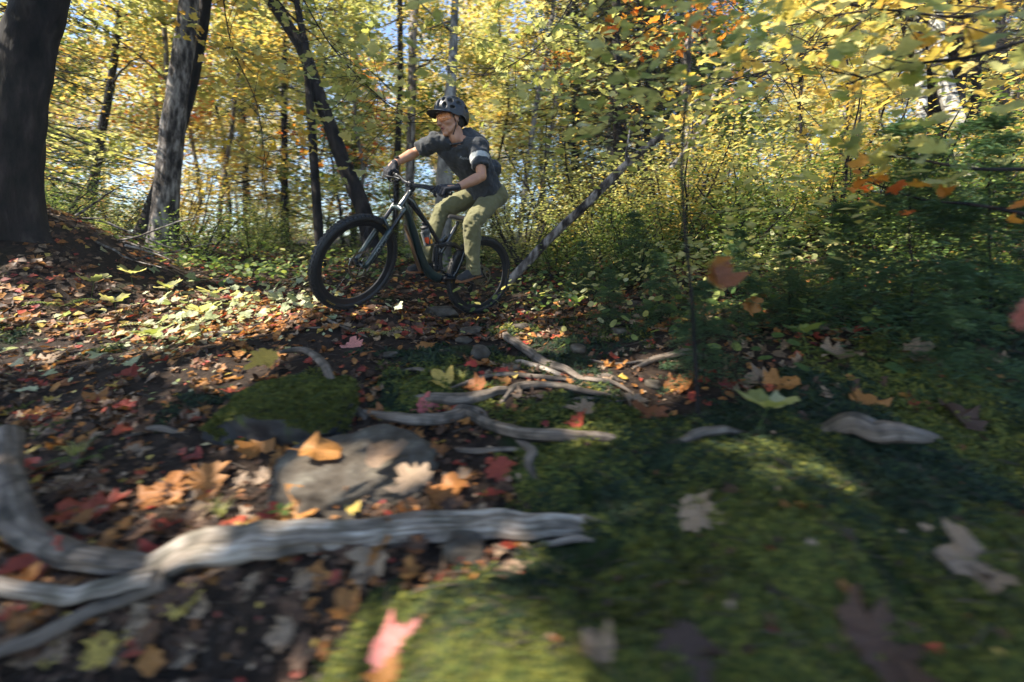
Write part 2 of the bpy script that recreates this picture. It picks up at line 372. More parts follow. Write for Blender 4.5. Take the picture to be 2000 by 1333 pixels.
K = MB(); K.cyl((.555, 0, .232), (.545, 0, .135), .021, n=18); K.cyl((.548, 0, .16), (.525, 0, .02), .014, n=16); K.cyl((.575, .0, .215), (.56, 0, .08), .0135, n=14)
for t in np.linspace(0, 1, 9):
    c = np.array([.551, 0, .19]) * (1 - t) + np.array([.53, 0, .05]) * t; K.torus(c, (.14, 0, .97), .022, .0035, 18, 6)
part(K, 'rear_shock', M_alloy)
# ---- wheels
def wheel(name, center, st, tread_rot=0):
    wl = empty(name); wl.parent = bike
    wl.matrix_local = (steer if st else Matrix()) @ Matrix.Translation(Vector(center)) @ Matrix.Rotation(tread_rot, 4, 'Y') @ Matrix.Scale(1.045, 4)
    Ra, n = 72, 22; R = .342; t = MB(); rg = []
    th = np.linspace(0, 2 * np.pi, n, endpoint=False) + np.pi; A = np.linspace(0, 2 * np.pi, Ra + 1)
    prof = [(R + .027 * np.cos(q) * (1 if np.cos(q) > 0 else .95), .030 * np.sin(q)) for q in th]
    for a in A: rg.append([[r * np.cos(a), y, r * np.sin(a)] for r, y in prof])
    t.rings(np.array(rg), cap=False)
    NK = 70
    for k in range(NK):                      # tread knobs
        a = 2 * np.pi * k / NK; e = np.array([np.cos(a), 0, np.sin(a)]); tg_ = np.array([-np.sin(a), 0, np.cos(a)]); yy = np.array([0, 1., 0])
        offs = (-.008, .008) if k % 2 else (-.013, .013)
        for o_ in offs: t.box(e * (R + .0262) + yy * o_, (.0035, .0055, .0095), [e, yy, tg_])
        for sd in (-1, 1):
            ee = nrm(e * .72 + yy * sd * .69); t.box(e * (R + .019) + yy * sd * .0245, (.004, .0065, .0085), [ee, nrm(np.cross(tg_, ee)), tg_])
    tyre = t.build('tyre', M_rubber, wl, True); sharp(tyre, 30)
    for side in (1, -1):
        for a0 in (0, math.pi):
            def bend(co, a0=a0, side=side):
                ang = a0 - side * co[:, 0] / .342; r = .3375 + co[:, 1]
                return np.stack([r * np.cos(ang), side * (.0298 - np.abs(co[:, 1]) * .12 + co[:, 2]), r * np.sin(ang)], 1)
            add_text('MAXXIS', 'tyre_lettering', M_yellow, tyre, .021, None, 0, bend, .0006, 1.35)
    r = MB(); rg = []
    for a in A:
        rg.append([[q[0] * np.cos(a), q[1], q[0] * np.sin(a)] for q in ((.322, .0165), (.322, -.0165), (.312, -.016), (.286, -.007), (.283, 0), (.286, .007), (.312, .016))])
    r.rings(np.array(rg), cap=False); rim = r.build('rim', M_rim, wl, True); sharp(rim, 30)
    hbm = MB(); hw = .05 if st else .066
    hbm.tube([(0, -hw, 0), (0, -hw * .6, 0), (0, -hw * .55, 0), (0, 0, 0), (0, hw * .55, 0), (0, hw * .6, 0), (0, hw, 0)], [.011, .014, .028, .014, .028, .015, .011], 18); part(hbm, 'hub', M_alloy, wl)
    sp = MB()
    for k in range(28):
        a = 2 * np.pi * k / 28; sd = 1 if k % 2 else -1; da = .75 * (1 if (k // 2) % 2 else -1)
        sp.cyl((.026 * np.cos(a + da), sd * hw * .56, .026 * np.sin(a + da)), (.286 * np.cos(a), sd * .004, .286 * np.sin(a)), .0009, n=5, cap=False)
    s_ = sp.build('spokes', M_alloy, wl); s_['kind'] = 'stuff'
    d = MB(); yd = hw * .78; rd = .101 if st else .09          # brake rotor: wavy ring, arms
    nn = 96; a = np.linspace(0, 2 * np.pi, nn + 1)
    ro = rd + .0016 * np.cos(a * 18); ri = rd - .013 + .002 * np.cos(a * 18 + 1)
    rr = np.stack([np.stack([q * np.cos(a), np.full(nn + 1, y), q * np.sin(a)], 1) for q, y in ((ro, yd + .001), (ro, yd - .001), (ri, yd - .001), (ri, yd + .001))], 1)
    d.rings(rr, cap=False)
    for k in range(7):
        b0 = 2 * np.pi * k / 7; d.tube([(.020 * np.cos(b0), yd, .020 * np.sin(b0)), (.055 * np.cos(b0 + .25), yd, .055 * np.sin(b0 + .25)), ((rd - .01) * np.cos(b0 + .75), yd, (rd - .01) * np.sin(b0 + .75))], [.004, .0035, .0035], 6, ref=(0, 1, 0), squash=.4)
    part(d, 'brake_rotor', M_steel, wl)
    return wl
fw = wheel('front_wheel', (1.25, 0, 0), True, math.radians(62)); rw = wheel('rear_wheel', (0, 0, 0), False, math.radians(-172))
# ---- fork
ftop = {s: np.array([.992, s * .064, .462]) for s in (-1, 1)}; SFV = nrm([1.25 - .995, 0, -.47])
fork = empty('fork'); fork.parent = bike; fork.matrix_local = steer
m = MB(); m.cyl(hb - SD * .03, ht + SD * .09, .015, n=16)
for s in (-1, 1): m.cyl(ftop[s] - SD * .012, ftop[s] + SD * .034, .0215, n=18)
for s in (-1, 1): oval(m, [ftop[s] + SD * .01, (ftop[s] + hb) / 2 - SD * .010, hb - SD * .028], [.018] * 3, [.02, .022, .03]) if False else m.tube([ftop[s] + SD * .008, ftop[s] * .5 + hb * .5 - SD * .004, hb - SD * .02], [.021, .024, .03], 14)
part(m, 'crown', M_green, fork)
for s in (-1, 1):
    m = MB(); axl = np.array([1.25, s * .064, 0]); up_ = nrm(ftop[s] - (axl + np.array([-.036, 0, -.018]))); b0 = axl + np.array([-.034, 0, -.016])
    m.cyl(b0 + up_ * .30, ftop[s], .0175, n=18); part(m, 'stanchion', M_gold, fork)
    m = MB(); m.tube([b0 + up_ * -.01, b0 + up_ * .0, b0 + up_ * .07, b0 + up_ * .16, b0 + up_ * .305, b0 + up_ * .345, b0 + up_ * .352], [.012, .019, .0215, .0225, .0235, .0255, .022], 18)
    m.tube([axl + np.array([-.036, 0, -.01]), axl + np.array([-.015, 0, -.004]), axl + np.array([.004, 0, 0])], [.016, .017, .015], 12)
    m.cyl(axl + np.array([0, s * -.014, 0]), axl + np.array([0, s * .016, 0]), .014, n=16)
    lw = part(m, 'lower_leg', M_green, fork)
    # lettering on the outer face of the leg
    f_ = nrm(np.cross([0, 1, 0], up_)) * (1 if s > 0 else 1)
    for word, t0, sz in ((('FOX', .17, .055), ('36', .265, .03)) if s > 0 else (('FOX', .17, .055),)):
        def bend(co, t0=t0, s=s, up_=up_, b0=b0, f_=f_):
            ang = co[:, 1] / .0228; q = .0232 + co[:, 2]
            return b0 + up_ * (t0) + (-s * co[:, 0])[:, None] * up_ * -1 * 1.0 + (np.sin(ang) * q * s)[:, None] * f_ + np.stack([0 * q, s * np.cos(ang) * q, 0 * q], 1)
        add_text(word, 'fork_lettering', M_print, lw, sz, None, .1, bend, .0005, 1.15)
m = MB()
a0 = [1.25 - .034, 0, -.016] + nrm(ftop[1] * [1, 0, 1] - np.array([1.216, 0, -.016])) * .33
m.tube([a0 + [0, -.064, 0], a0 + [.03, -.058, .05], a0 + [.045, -.03, .085], a0 + [.048, 0, .095], a0 + [.045, .03, .085], a0 + [.03, .058, .05], a0 + [0, .064, 0]], [.012, .011, .010, .010, .010, .011, .012], 12); part(m, 'brace', M_green, fork)
m = MB(); m.box((1.155, .052, .055), (.018, .016, .038), [nrm([.9, 0, .42]), (0, 1, 0), nrm([-.42, 0, .9])]); m.cyl((1.14, .07, .08), (1.17, .07, .03), .011, n=12); part(m, 'brake_caliper', M_alloy, fork)
# ---- cockpit
bc = np.array([.935, 0, .690])
cp = empty('handlebar'); cp.parent = bike; cp.matrix_local = steer
m = MB()
bar = [(.875, -.385, .722), (.885, -.25, .720), (.905, -.16, .716), (.925, -.085, .695), bc + [0, -.03, 0], bc, bc + [0, .03, 0], (.925, .085, .695), (.905, .16, .716), (.885, .25, .720), (.875, .385, .722)]
m.tube(bar, [.0105, .011, .012, .0155, .0175, .0175, .0175, .0155, .012, .011, .0105], 14, ref=(0, 0, 1)); part(m, 'bar', M_alloy, cp)
m = MB(); m.tube([ht + SD * .015, ht + SD * .07], [.021, .021], 18); m.tube([ht + SD * .045, bc], [.018, .019], 14); m.cyl(bc + [.002, -.028, 0], bc + [.002, .028, 0], .024, n=18); m.cyl(ht + SD * .068, ht + SD * .078, .018, n=16)
for a in (-.02, .02):
    m.cyl(bc + [.014, a, .02], bc + [.034, a, .014], .004, n=8); m.cyl(bc + [.014, a, -.02], bc + [.034, a, -.014], .004, n=8)
part(m, 'stem', M_alloy, cp)
for s in (-1, 1):
    m = MB(); m.tube([(.8855, s * .245, .720), (.8845, s * .252, .7202), (.883, s * .262, .7203), (.8745, s * .386, .722)], [.0185, .0185, .0158, .016], 16)
    for t in np.linspace(.27, .38, 12): m.torus((.8835 - (t - .26) * .07, s * t, .7205), (0, 1, 0), .0158, .0012, 16, 5)
    part(m, 'grip', M_rubber, cp)
    m = MB(); q = np.array([.888, s * .215, .72]); m.cyl(q + [0, -.008, 0], q + [0, .008, 0], .018, n=14); m.tube([q + [.005, 0, -.005], q + [.035, -s * .01, -.02], q + [.055, -s * .045, -.022], q + [.05, -s * .09, -.02]], [.009, .011, .0085, .007], 10)
    m.tube([q + [.045, -s * .01, -.022], q + [.065, s * .03, -.03], q + [.060, s * .075, -.028], q + [.052, s * .105, -.03], q + [.056, s * .115, -.032]], [.006, .0055, .005, .005, .004], 8, squash=.6)
    part(m, 'brake_lever', M_alloy, cp)
    m = MB(); q = np.array([.888, s * .19, .715]); m.cyl(q + [0, -.006, 0], q + [0, .006, 0], .017, n=14); m.box(q + [-.008, s * .012, -.026], (.013, .018, .01)); m.tube([q + [-.01, 0, -.03], q + [-.035, s * .025, -.03], q + [-.04, s * .05, -.022]], [.006, .005, .006], 8); part(m, 'shifter', M_alloy, cp)
def spline(P_, k=24):
    P_ = np.array(P_, float); n = len(P_); t = np.linspace(0, n - 1, k); out = []
    for q in t:
        i = min(int(q), n - 2); u = q - i; p0, p1, p2, p3 = P_[max(i - 1, 0)], P_[i], P_[i + 1], P_[min(i + 2, n - 1)]
        out.append(.5 * ((2 * p1) + (-p0 + p2) * u + (2 * p0 - 5 * p1 + 4 * p2 - p3) * u * u + (-p0 + 3 * p1 - 3 * p2 + p3) * u ** 3))
    return np.array(out)
CBL = [[ST((.94, .16, .70)), ST((1.03, .05, .66)), ST((1.06, -.02, .55)), ST((1.04, .03, .46)), ST((1.07, .085, .34)), ST((1.13, .085, .12))],
       [ST((.94, -.16, .70)), ST((1.05, -.10, .68)), ST((1.09, .02, .60)), ST((1.03, .045, .50)), (.93, .04, .47), (.88, .037, .40)],
       [ST((.93, .18, .69)), ST((1.0, .06, .70)), ST((1.07, -.06, .63)), ST((1.03, -.06, .52)), (.93, -.035, .48), (.88, -.035, .40)],
       [ST((.92, -.18, .69)), ST((1.02, -.13, .62)), ST((1.03, -.05, .52)), (.92, -.03, .50), (.86, -.03, .42)]]
for c in CBL:
    m = MB(); m.tube(spline(c, 30), .0026, 6); part(m, 'cable', M_rubber)
# ---- seat
m = MB(); m.cyl((.40, 0, .40), (.378, 0, .465), .0158, n=14); m.cyl((.405, 0, .392), (.399, 0, .41), .023, n=16); m.box((.372, 0, .475), (.02, .018, .010)); part(m, 'seatpost', M_alloy)
m = MB()
rg = []
for x, wd, z, h in ((.495, .012, .498, .010), (.485, .018, .501, .016), (.44, .022, .505, .018), (.39, .034, .505, .02), (.34, .058, .508, .022), (.29, .070, .516, .022), (.255, .064, .522, .018), (.245, .045, .522, .010)):
    th = np.linspace(0, 2 * np.pi, 16, endpoint=False); rg.append(np.stack([np.full(16, x), wd * np.cos(th), z + h * np.sin(th) - .010 * np.abs(np.cos(th)) ** 2], 1))
m.rings(np.array(rg)); sd = part(m, 'saddle', M_rubber, bike, shp=False)
m = MB()
for s in (-1, 1): m.tube([(.48, s * .008, .492), (.42, s * .022, .478), (.33, s * .022, .478), (.27, s * .03, .505)], .0035, 6)
part(m, 'saddle_rail', M_steel, sd)
# ---- drivetrain
CA = math.radians(-3)
def crank(s, d):
    m = MB(); c0 = bb + np.array([0, s * .062, 0]); c1 = c0 + np.array([d * .17 * math.cos(CA), s * .016, d * .17 * math.sin(CA)])
    m.tube([c0, c0 * .5 + c1 * .5, c1], [.017, .013, .015], 14, squash=.75); m.cyl(c0 + [0, -s * .02, 0], c0 + [0, s * .012, 0], .019, n=16); m.cyl(c1 - [0, s * .01, 0], c1 + [0, s * .012, 0], .015, n=14)
    o = part(m, 'crank_arm', M_alloy)
    m = MB(); pc = c1 + np.array([0, s * .062, 0]); m.cyl(c1, pc + [0, s * .05, 0], .008, n=10)
    for q in (-1, 1): m.box(pc + [q * .045, 0, 0], (.006, .05, .008)); m.box(pc + [0, q * .048, 0], (.05, .005, .007))
    m.box(pc, (.016, .05, .009)); m.box(pc + [.028, 0, 0], (.004, .048, .006)); m.box(pc - [.028, 0, 0], (.004, .048, .006))
    part(m, 'pedal', M_alloy, o); return pc
pcL = crank(1, -1); pcR = crank(-1, 1)
def disc(mb, c, r, teeth, th_=.002, rin=.6):
    k = teeth * 4; a = np.linspace(0, 2 * np.pi, k + 1); ro = r * (1 + (.045 if r < .05 else .03) * np.where((np.arange(k + 1) % 4) < 2, 1, -1)); c = np.asarray(c, float)
    q = np.stack([np.stack([c[0] + rr_ * np.cos(a), np.full(k + 1, c[1] + y), c[2] + rr_ * np.sin(a)], 1) for rr_, y in ((ro, th_), (ro, -th_), (r * rin, -th_), (r * rin, th_))], 1)
    mb.rings(q, cap=False)
m = MB(); disc(m, bb + np.array([0, -.052, 0]), .065, 32, .002, .72)
for k in range(4):
    a = k * np.pi / 2 + .4; m.cyl(bb + np.array([0, -.052, 0]), bb + np.array([.05 * np.cos(a), -.052, .05 * np.sin(a)]), .007, n=8)
part(m, 'chainring', M_alloy)
m = MB()
for k in range(10): disc(m, (0, -.028 - k * .0038, 0), .103 - k * .0085, 50 - k * 4, .0009, .72)
part(m, 'cassette', M_steel)
m = MB(); dA = np.array([-.012, -.075, -.05]); dB = np.array([.035, -.062, -.165]); m.box((-.005, -.082, -.035), (.018, .014, .03)); m.box((.01, -.07, -.08), (.02, .014, .022), [nrm([1, 0, .5]), (0, 1, 0), nrm([-.5, 0, 1])])
m.tube([(.015, -.066, -.085), dB], [.010, .009], 8, squash=.5); disc(m, (.02, -.062, -.10), .024, 12, .003, .3); disc(m, dB, .028, 14, .003, .3); m.box((.027, -.056, -.135), (.012, .002, .045)); part(m, 'rear_derailleur', M_alloy)
m = MB()
chain_o = empty('chain'); chain_o.parent = bike
def run(p, q, kk):
    m = MB()
    p = np.array(p, float); q = np.array(q, float); L_ = np.linalg.norm(q - p); nlk = max(3, int(L_ / .0127)); d_ = (q - p) / L_
    for i in range(nlk): m.box(p + d_ * L_ * (i + .5) / nlk, (.0058, .0028 if i % 2 else .0018, .0042), [d_, (0, 1, 0), nrm(np.cross(d_, (0, 1, 0)))])
    part(m, 'chain_run', M_steel, chain_o)['kind'] = 'stuff'
run((0, -.04, .085), bb + np.array([0, -.052, .065]), 0); run(dB + [.0, 0, -.028], bb + np.array([0, -.052, -.065]), 0); run((.02, -.062, -.076), dB + [.024, 0, .012], 0); run((-.06, -.04, -.055), (.0, -.060, -.085), 0)
m = MB(); m.cyl((0, -.085, 0), (0, .085, 0), .008, n=12); m.box((.055, .052, .06), (.016, .014, .03), [nrm([.7, 0, .7]), (0, 1, 0), nrm([-.7, 0, .7])]); part(m, 'rear_axle', M_alloy)
m = MB()
bd = nrm([.50, 0, .866]); bq = np.array([.735, 0, .245]); nb = np.array([-.866, 0, .50])
cgc = bq + nb * .075
for s in (-1, 1): m.tube([bq + nb * .035 - bd * .05, cgc - bd * .06 + [0, s * .03, 0], cgc + [0, s * .039, 0] + bd * .0, cgc + bd * .03 + [0, s * .034, 0] + nb * .02, cgc + bd * .035 + nb * .036], .004, 8)
m.box(bq + nb * .036, (.006, .012, .06), [nb, (0, 1, 0), bd]); part(m, 'bottle_cage', noise_mat('cage_silver', [(.35, .36, .37), (.5, .5, .5)], 30, .3, 0, metallic=.6))
# ---- bottle (carried in the cage, its own thing)
bot = empty('water_bottle'); tag(bot, 'smoke grey water bottle with orange and red print standing in the bicycle frame', 'bottle')
ba, bb_ = nb, np.array([0, 1., 0]); bot.matrix_world = MBK @ Matrix([[nb[0], 0, bd[0], cgc[0]], [nb[1], 1, bd[1], cgc[1]], [nb[2], 0, bd[2], cgc[2]], [0, 0, 0, 1]])
def lathe(prof, n=24):
    m = MB(); th = np.linspace(0, 2 * np.pi, n, endpoint=False); m.rings(np.array([np.stack([r * np.cos(th), r * np.sin(th), np.full(n, z)], 1) for r, z in prof])); return m
M_bot = noise_mat('smoke_plastic', [(.05, .055, .06), (.10, .105, .11)], 10, .3, 0)
o = lathe([(.028, -.075), (.035, -.073), (.0365, -.065), (.0365, .012), (.032, .022), (.031, .032), (.0355, .042), (.036, .065), (.030, .08)]).build('bottle_body', M_bot, bot); sharp(o, 50)
mb_, ntb, bsb = mat_new('bottle_print'); tc = N(ntb, 'ShaderNodeTexCoord'); vo = N(ntb, 'ShaderNodeTexVoronoi'); vo.inputs['Scale'].default_value = 34; mp = N(ntb, 'ShaderNodeMapping'); mp.inputs['Scale'].default_value = (1, 1, .4)
rp = ramp(ntb, [(0, (.03, .035, .04)), (.45, (.75, .10, .03)), (.6, (.8, .33, .04)), (.75, (.03, .035, .04)), (.88, (.03, .10, .30))], 'CONSTANT'); ntb.links.new(tc.outputs['Object'], mp.inputs[0]); ntb.links.new(mp.outputs[0], vo.inputs['Vector']); ntb.links.new(vo.outputs['Color'], rp.inputs[0]); ntb.links.new(rp.outputs[0], bsb.inputs['Base Color']); bsb.inputs['Roughness'].default_value = .35
lathe([(.0368, -.06), (.0372, -.058), (.0372, .008), (.0368, .010)]).build('bottle_print', mb_, bot)
o = lathe([(.031, .079), (.033, .082), (.033, .098), (.022, .106), (.012, .110), (.011, .125), (.014, .127), (.013, .138), (.006, .142)]).build('bottle_cap', M_rubber, bot); sharp(o, 40)
# ------------------------------------------------------------------ rider
J = {'head': (.636, .180, 1.322), 'neck': (.545, .175, 1.185), 'shL': (.425, .335, 1.105), 'shR': (.690, .065, 1.125), 'elL': (.450, .450, .815),
     'elR': (.755, -.150, 1.045), 'wrL': (.705, .458, .655), 'wrR': (.945, -.165, .890), 'pel': (.085, .095, .815), 'hiL': (.045, .165, .770), 'hiR': (.085, .00, .825),
     'knL': (.335, .225, .452), 'knR': (.430, -.135, .565), 'anL': (.200, .142, .010), 'anR': (.540, -.150, .085)}
J = {k: np.array(v) for k, v in J.items()}
c_, s_n = math.cos(LEAN), math.sin(LEAN)
def BF(p):      # bicycle frame -> rider frame
    p = np.asarray(p, float); return np.array([p[0], p[1] * c_ - p[2] * s_n, p[1] * s_n + p[2] * c_])
def BFv(v): return BF(v)
M_skin = noise_mat('tanned_skin', [(.36, .17, .10), (.50, .26, .16)], 26, .5, .12, .0008)
def cloth(name, c0, c1, rough=.85, sheen=.15):
    m = noise_mat(name, [c0, c1], 9, rough, .25, .0006, bscale=420, spec=.25); m.node_tree.nodes['Principled BSDF'].inputs['Sheen Weight'].default_value = sheen; return m
M_shirt = cloth('charcoal_jersey', (.028, .031, .036), (.046, .050, .056))
M_pants = cloth('olive_trousers', (.110, .106, .052), (.165, .158, .082))
M_glove = cloth('black_glove', (.012, .013, .018), (.028, .028, .036))
M_shoe = cloth('charcoal_shoe', (.020, .021, .024), (.045, .045, .048))
M_gum = noise_mat('gum_sole', [(.16, .065, .028), (.27, .12, .055)], 30, .6, .1, .0005)
M_helm = noise_mat('matte_black_helmet', [(.018, .020, .024), (.030, .033, .038)], 20, .42, .03, .0003)
M_strap = noise_mat('black_webbing', [(.01, .01, .011), (.02, .02, .022)], 200, .7, .2, .0003)
HYAW = math.radians(-3); HPITCH = math.radians(20); HROLL = math.radians(4)
hx = np.array([math.cos(HYAW) * math.cos(HPITCH), math.sin(HYAW) * math.cos(HPITCH), -math.sin(HPITCH)]); hz0 = np.array([math.sin(HPITCH), 0, math.cos(HPITCH)])
hy = nrm(np.cross(hz0, hx)); hz = np.cross(hx, hy); hy = hy * math.cos(HROLL) + hz * math.sin(HROLL); hz = np.cross(hx, hy)
HC = J['head'] + np.array([0.0, 0, .0]); HM = np.stack([hx, hy, hz])         # rows: head axes
def hd(p): return HC + np.asarray(p, float) @ HM
HS = 1.16
def hell(m, c, r, n=18): m.ell(hd(np.array(c) * HS), np.array(r) * HS, HM, n, 12)
def hcap(m, a, b, r0, r1=None): m.cap2(hd(np.array(a) * HS), hd(np.array(b) * HS), r0 * HS, (r1 or r0) * HS, 12)
b = MB()
# head
hell(b, (-.012, 0, .022), (.098, .077, .097), 24); hell(b, (.030, 0, -.020), (.066, .066, .080)); hell(b, (.030, 0, -.076), (.060, .053, .050)); hell(b, (.072, 0, -.112), (.024, .023, .020))
hell(b, (.058, 0, .030), (.040, .055, .040))
for s in (-1, 1):
    hell(b, (.058, s * .041, -.036), (.028, .022, .022)); hcap(b, (.088, s * .014, .016), (.074, s * .046, .018), .011); hell(b, (-.002, s * .078, -.022), (.018, .008, .030)); hcap(b, (.008, s * .056, -.060), (.055, s * .030, -.100), .018, .016)
hcap(b, (.092, 0, .010), (.116, 0, -.034), .009, .012); hell(b, (.121, 0, -.040), (.012, .011, .010))
for s in (-1, 1): hell(b, (.106, s * .013, -.044), (.011, .008, .008))
hcap(b, (.088, -.018, -.060), (.094, 0, -.058), .008); hcap(b, (.088, .018, -.060), (.094, 0, -.058), .008); hcap(b, (.084, -.015, -.090), (.090, 0, -.092), .009); hcap(b, (.084, .015, -.090), (.090, 0, -.092), .009)
# neck, trunk, limbs
nk0 = J['neck'] + np.array([-.02, 0, -.02])
b.chain([hd((-.02, 0, -.05)), hd((-.022, 0, -.105)), nk0], [.058, .057, .066]); hcap(b, (.012, 0, -.095), (-.0, 0, -.15), .045, .05)
sh = J['shL'] - J['shR']; shn = nrm(sh); mid = (J['shL'] + J['shR']) / 2
b.chain([J['shL'], J['neck'] + [-.03, 0, -.02], J['shR']], [.052, .07, .052])
b.chain([J['neck'] + [-.06, 0, -.07], J['pel'] + [.17, .02, .11], J['pel']], [.082, .085, .10], 18)
b.chain([J['hiL'], J['pel'], J['hiR']], [.085, .09, .085])
for S_ in 'LR':
    b.chain([J['sh' + S_], J['sh' + S_] * .55 + J['el' + S_] * .45, J['el' + S_]], [.056, .051, .042]); e, w_ = J['el' + S_], J['wr' + S_]
    b.chain([e, e * .72 + w_ * .28, e * .25 + w_ * .75, w_], [.042, .048, .036, .030])
    b.ell(e * .8 + w_ * .2 + np.array([0, 0, .006]), (.05, .041, .041))
    b.chain([J['hi' + S_], J['kn' + S_], J['kn' + S_] * .6 + J['an' + S_] * .4, J['an' + S_]], [.078, .05, .048, .036])
    b.chain([w_, w_ * .4 + BF(ST((.90, (.315 if S_ == 'L' else -.325), .745))) * .6], [.027, .024])
    pc = BF(pcL if S_ == 'L' else pcR); b.chain([J['an' + S_], pc + BFv((-.03, 0, .045)) * 0 + np.array([-.03, 0, .05]), pc + np.array([.05, 0, .035])], [.036, .032, .026])
person = blob(b, 'person', M_skin, .0058, 3, disp=lambda c, n: .0012 * mnoise.noise(c * 30))
person.matrix_world = MR
tag(person, 'cyclist in charcoal t-shirt, olive trousers and black helmet leaning over the handlebar', 'person')
def child(mb, name, mat, smooth=True, sh_=40):
    o = mb.build(name, mat, person, smooth)
    if sh_: sharp(o, sh_)
    return o
# eyes, mouth, stubble, hair
M_eye = noise_mat('eye_white', [(.55, .52, .48), (.65, .62, .58)], 5, .3, 0); M_dark = noise_mat('dark_hair', [(.012, .010, .009), (.035, .028, .024)], 60, .8, .3, .001)
M_lip = noise_mat('lips', [(.42, .15, .12), (.5, .2, .15)], 40, .45, .1, .0005); M_mouth = noise_mat('mouth_inside', [(.09, .02, .02), (.13, .03, .03)], 10, .6, 0)
for s in (-1, 1):
    m = MB(); hell(m, (.083, s * .031, -.006), (.0125, .0135, .0075), 14); e_ = child(m, 'eye', M_eye, True, 0)
    m = MB(); hell(m, (.0935, s * .031, -.006), (.0035, .0055, .0055), 12); p_ = m.build('pupil', M_dark, e_)
    m = MB(); m.tube([hd(np.array(q) * HS) for q in ((.102, s * .012, .018), (.100, s * .026, .025), (.086, s * .046, .022))], [.003, .004, .002], 8); child(m, 'eyebrow', M_dark, True, 0)
m = MB(); hell(m, (.0985, 0, -.073), (.006, .011, .009), 14); child(m, 'mouth', M_mouth, True, 0)
m = MB(); m.tube([hd(np.array(q) * HS) for q in ((.088, -.020, -.072), (.099, -.009, -.063), (.102, 0, -.064), (.099, .009, -.063), (.088, .020, -.072), (.098, .009, -.0815), (.101, 0, -.083), (.098, -.009, -.0815), (.088, -.020, -.072))], .0038, 8); child(m, 'lips', M_lip, True, 0)
m = MB(); hell(m, (-.045, 0, -.020), (.064, .074, .070), 20); hell(m, (.012, .0, .0), (.03, .078, .03)); child(m, 'hair', M_dark, True, 0)
# glasses
mg, ntg, bg_ = mat_new('orange_lens'); bg_.inputs['Base Color'].default_value = (.95, .38, .14, 1); bg_.inputs['Transmission Weight'].default_value = .0; bg_.inputs['Roughness'].default_value = .06; bg_.inputs['Alpha'].default_value = .38; bg_.inputs['Coat Weight'].default_value = .6
gl = empty('glasses'); gl.parent = person
rows = []
for a in np.linspace(-1.12, 1.12, 25):
    r0 = .108; top = .024 - .003 * abs(a); bot_ = -.030 + .010 * max(0, 1 - abs(a) / .25) + .012 * max(0, abs(a) - .7)
    rows.append([[r0 * math.cos(a) * 1.06 - .004, r0 * .66 * math.sin(a) * 1.12, top], [(r0 + .003) * math.cos(a) * 1.06 - .004, r0 * .66 * math.sin(a) * 1.12, (top + bot_) / 2], [r0 * math.cos(a) * 1.03 - .004, r0 * .65 * math.sin(a) * 1.12, bot_]])
rows = np.array(rows); Vg = np.array([hd(q * HS) for q in rows.reshape(-1, 3)]); Qg = [(i * 3 + j, (i + 1) * 3 + j, (i + 1) * 3 + j + 1, i * 3 + j + 1) for i in range(24) for j in range(2)]
m = MB(); m.add(Vg, Qg); lens = m.build('lens', mg, gl); sol = lens.modifiers.new('s', 'SOLIDIFY'); sol.thickness = .0012
m = MB(); m.tube([hd(rows[i, 0] * HS) for i in range(0, 25, 2)], .0022, 6)
for s in (0, 24): m.tube([hd(rows[s, 0] * HS), hd(rows[s, 1] * HS), hd((.0, (-1 if s == 0 else 1) * .080, .004)), hd((-.02, (-1 if s == 0 else 1) * .082, -.004))], [.003, .0035, .0025, .002], 6)
m.build('glasses_frame', noise_mat('clear_amber_frame', [(.25, .10, .05), (.35, .14, .07)], 10, .3, 0), gl)
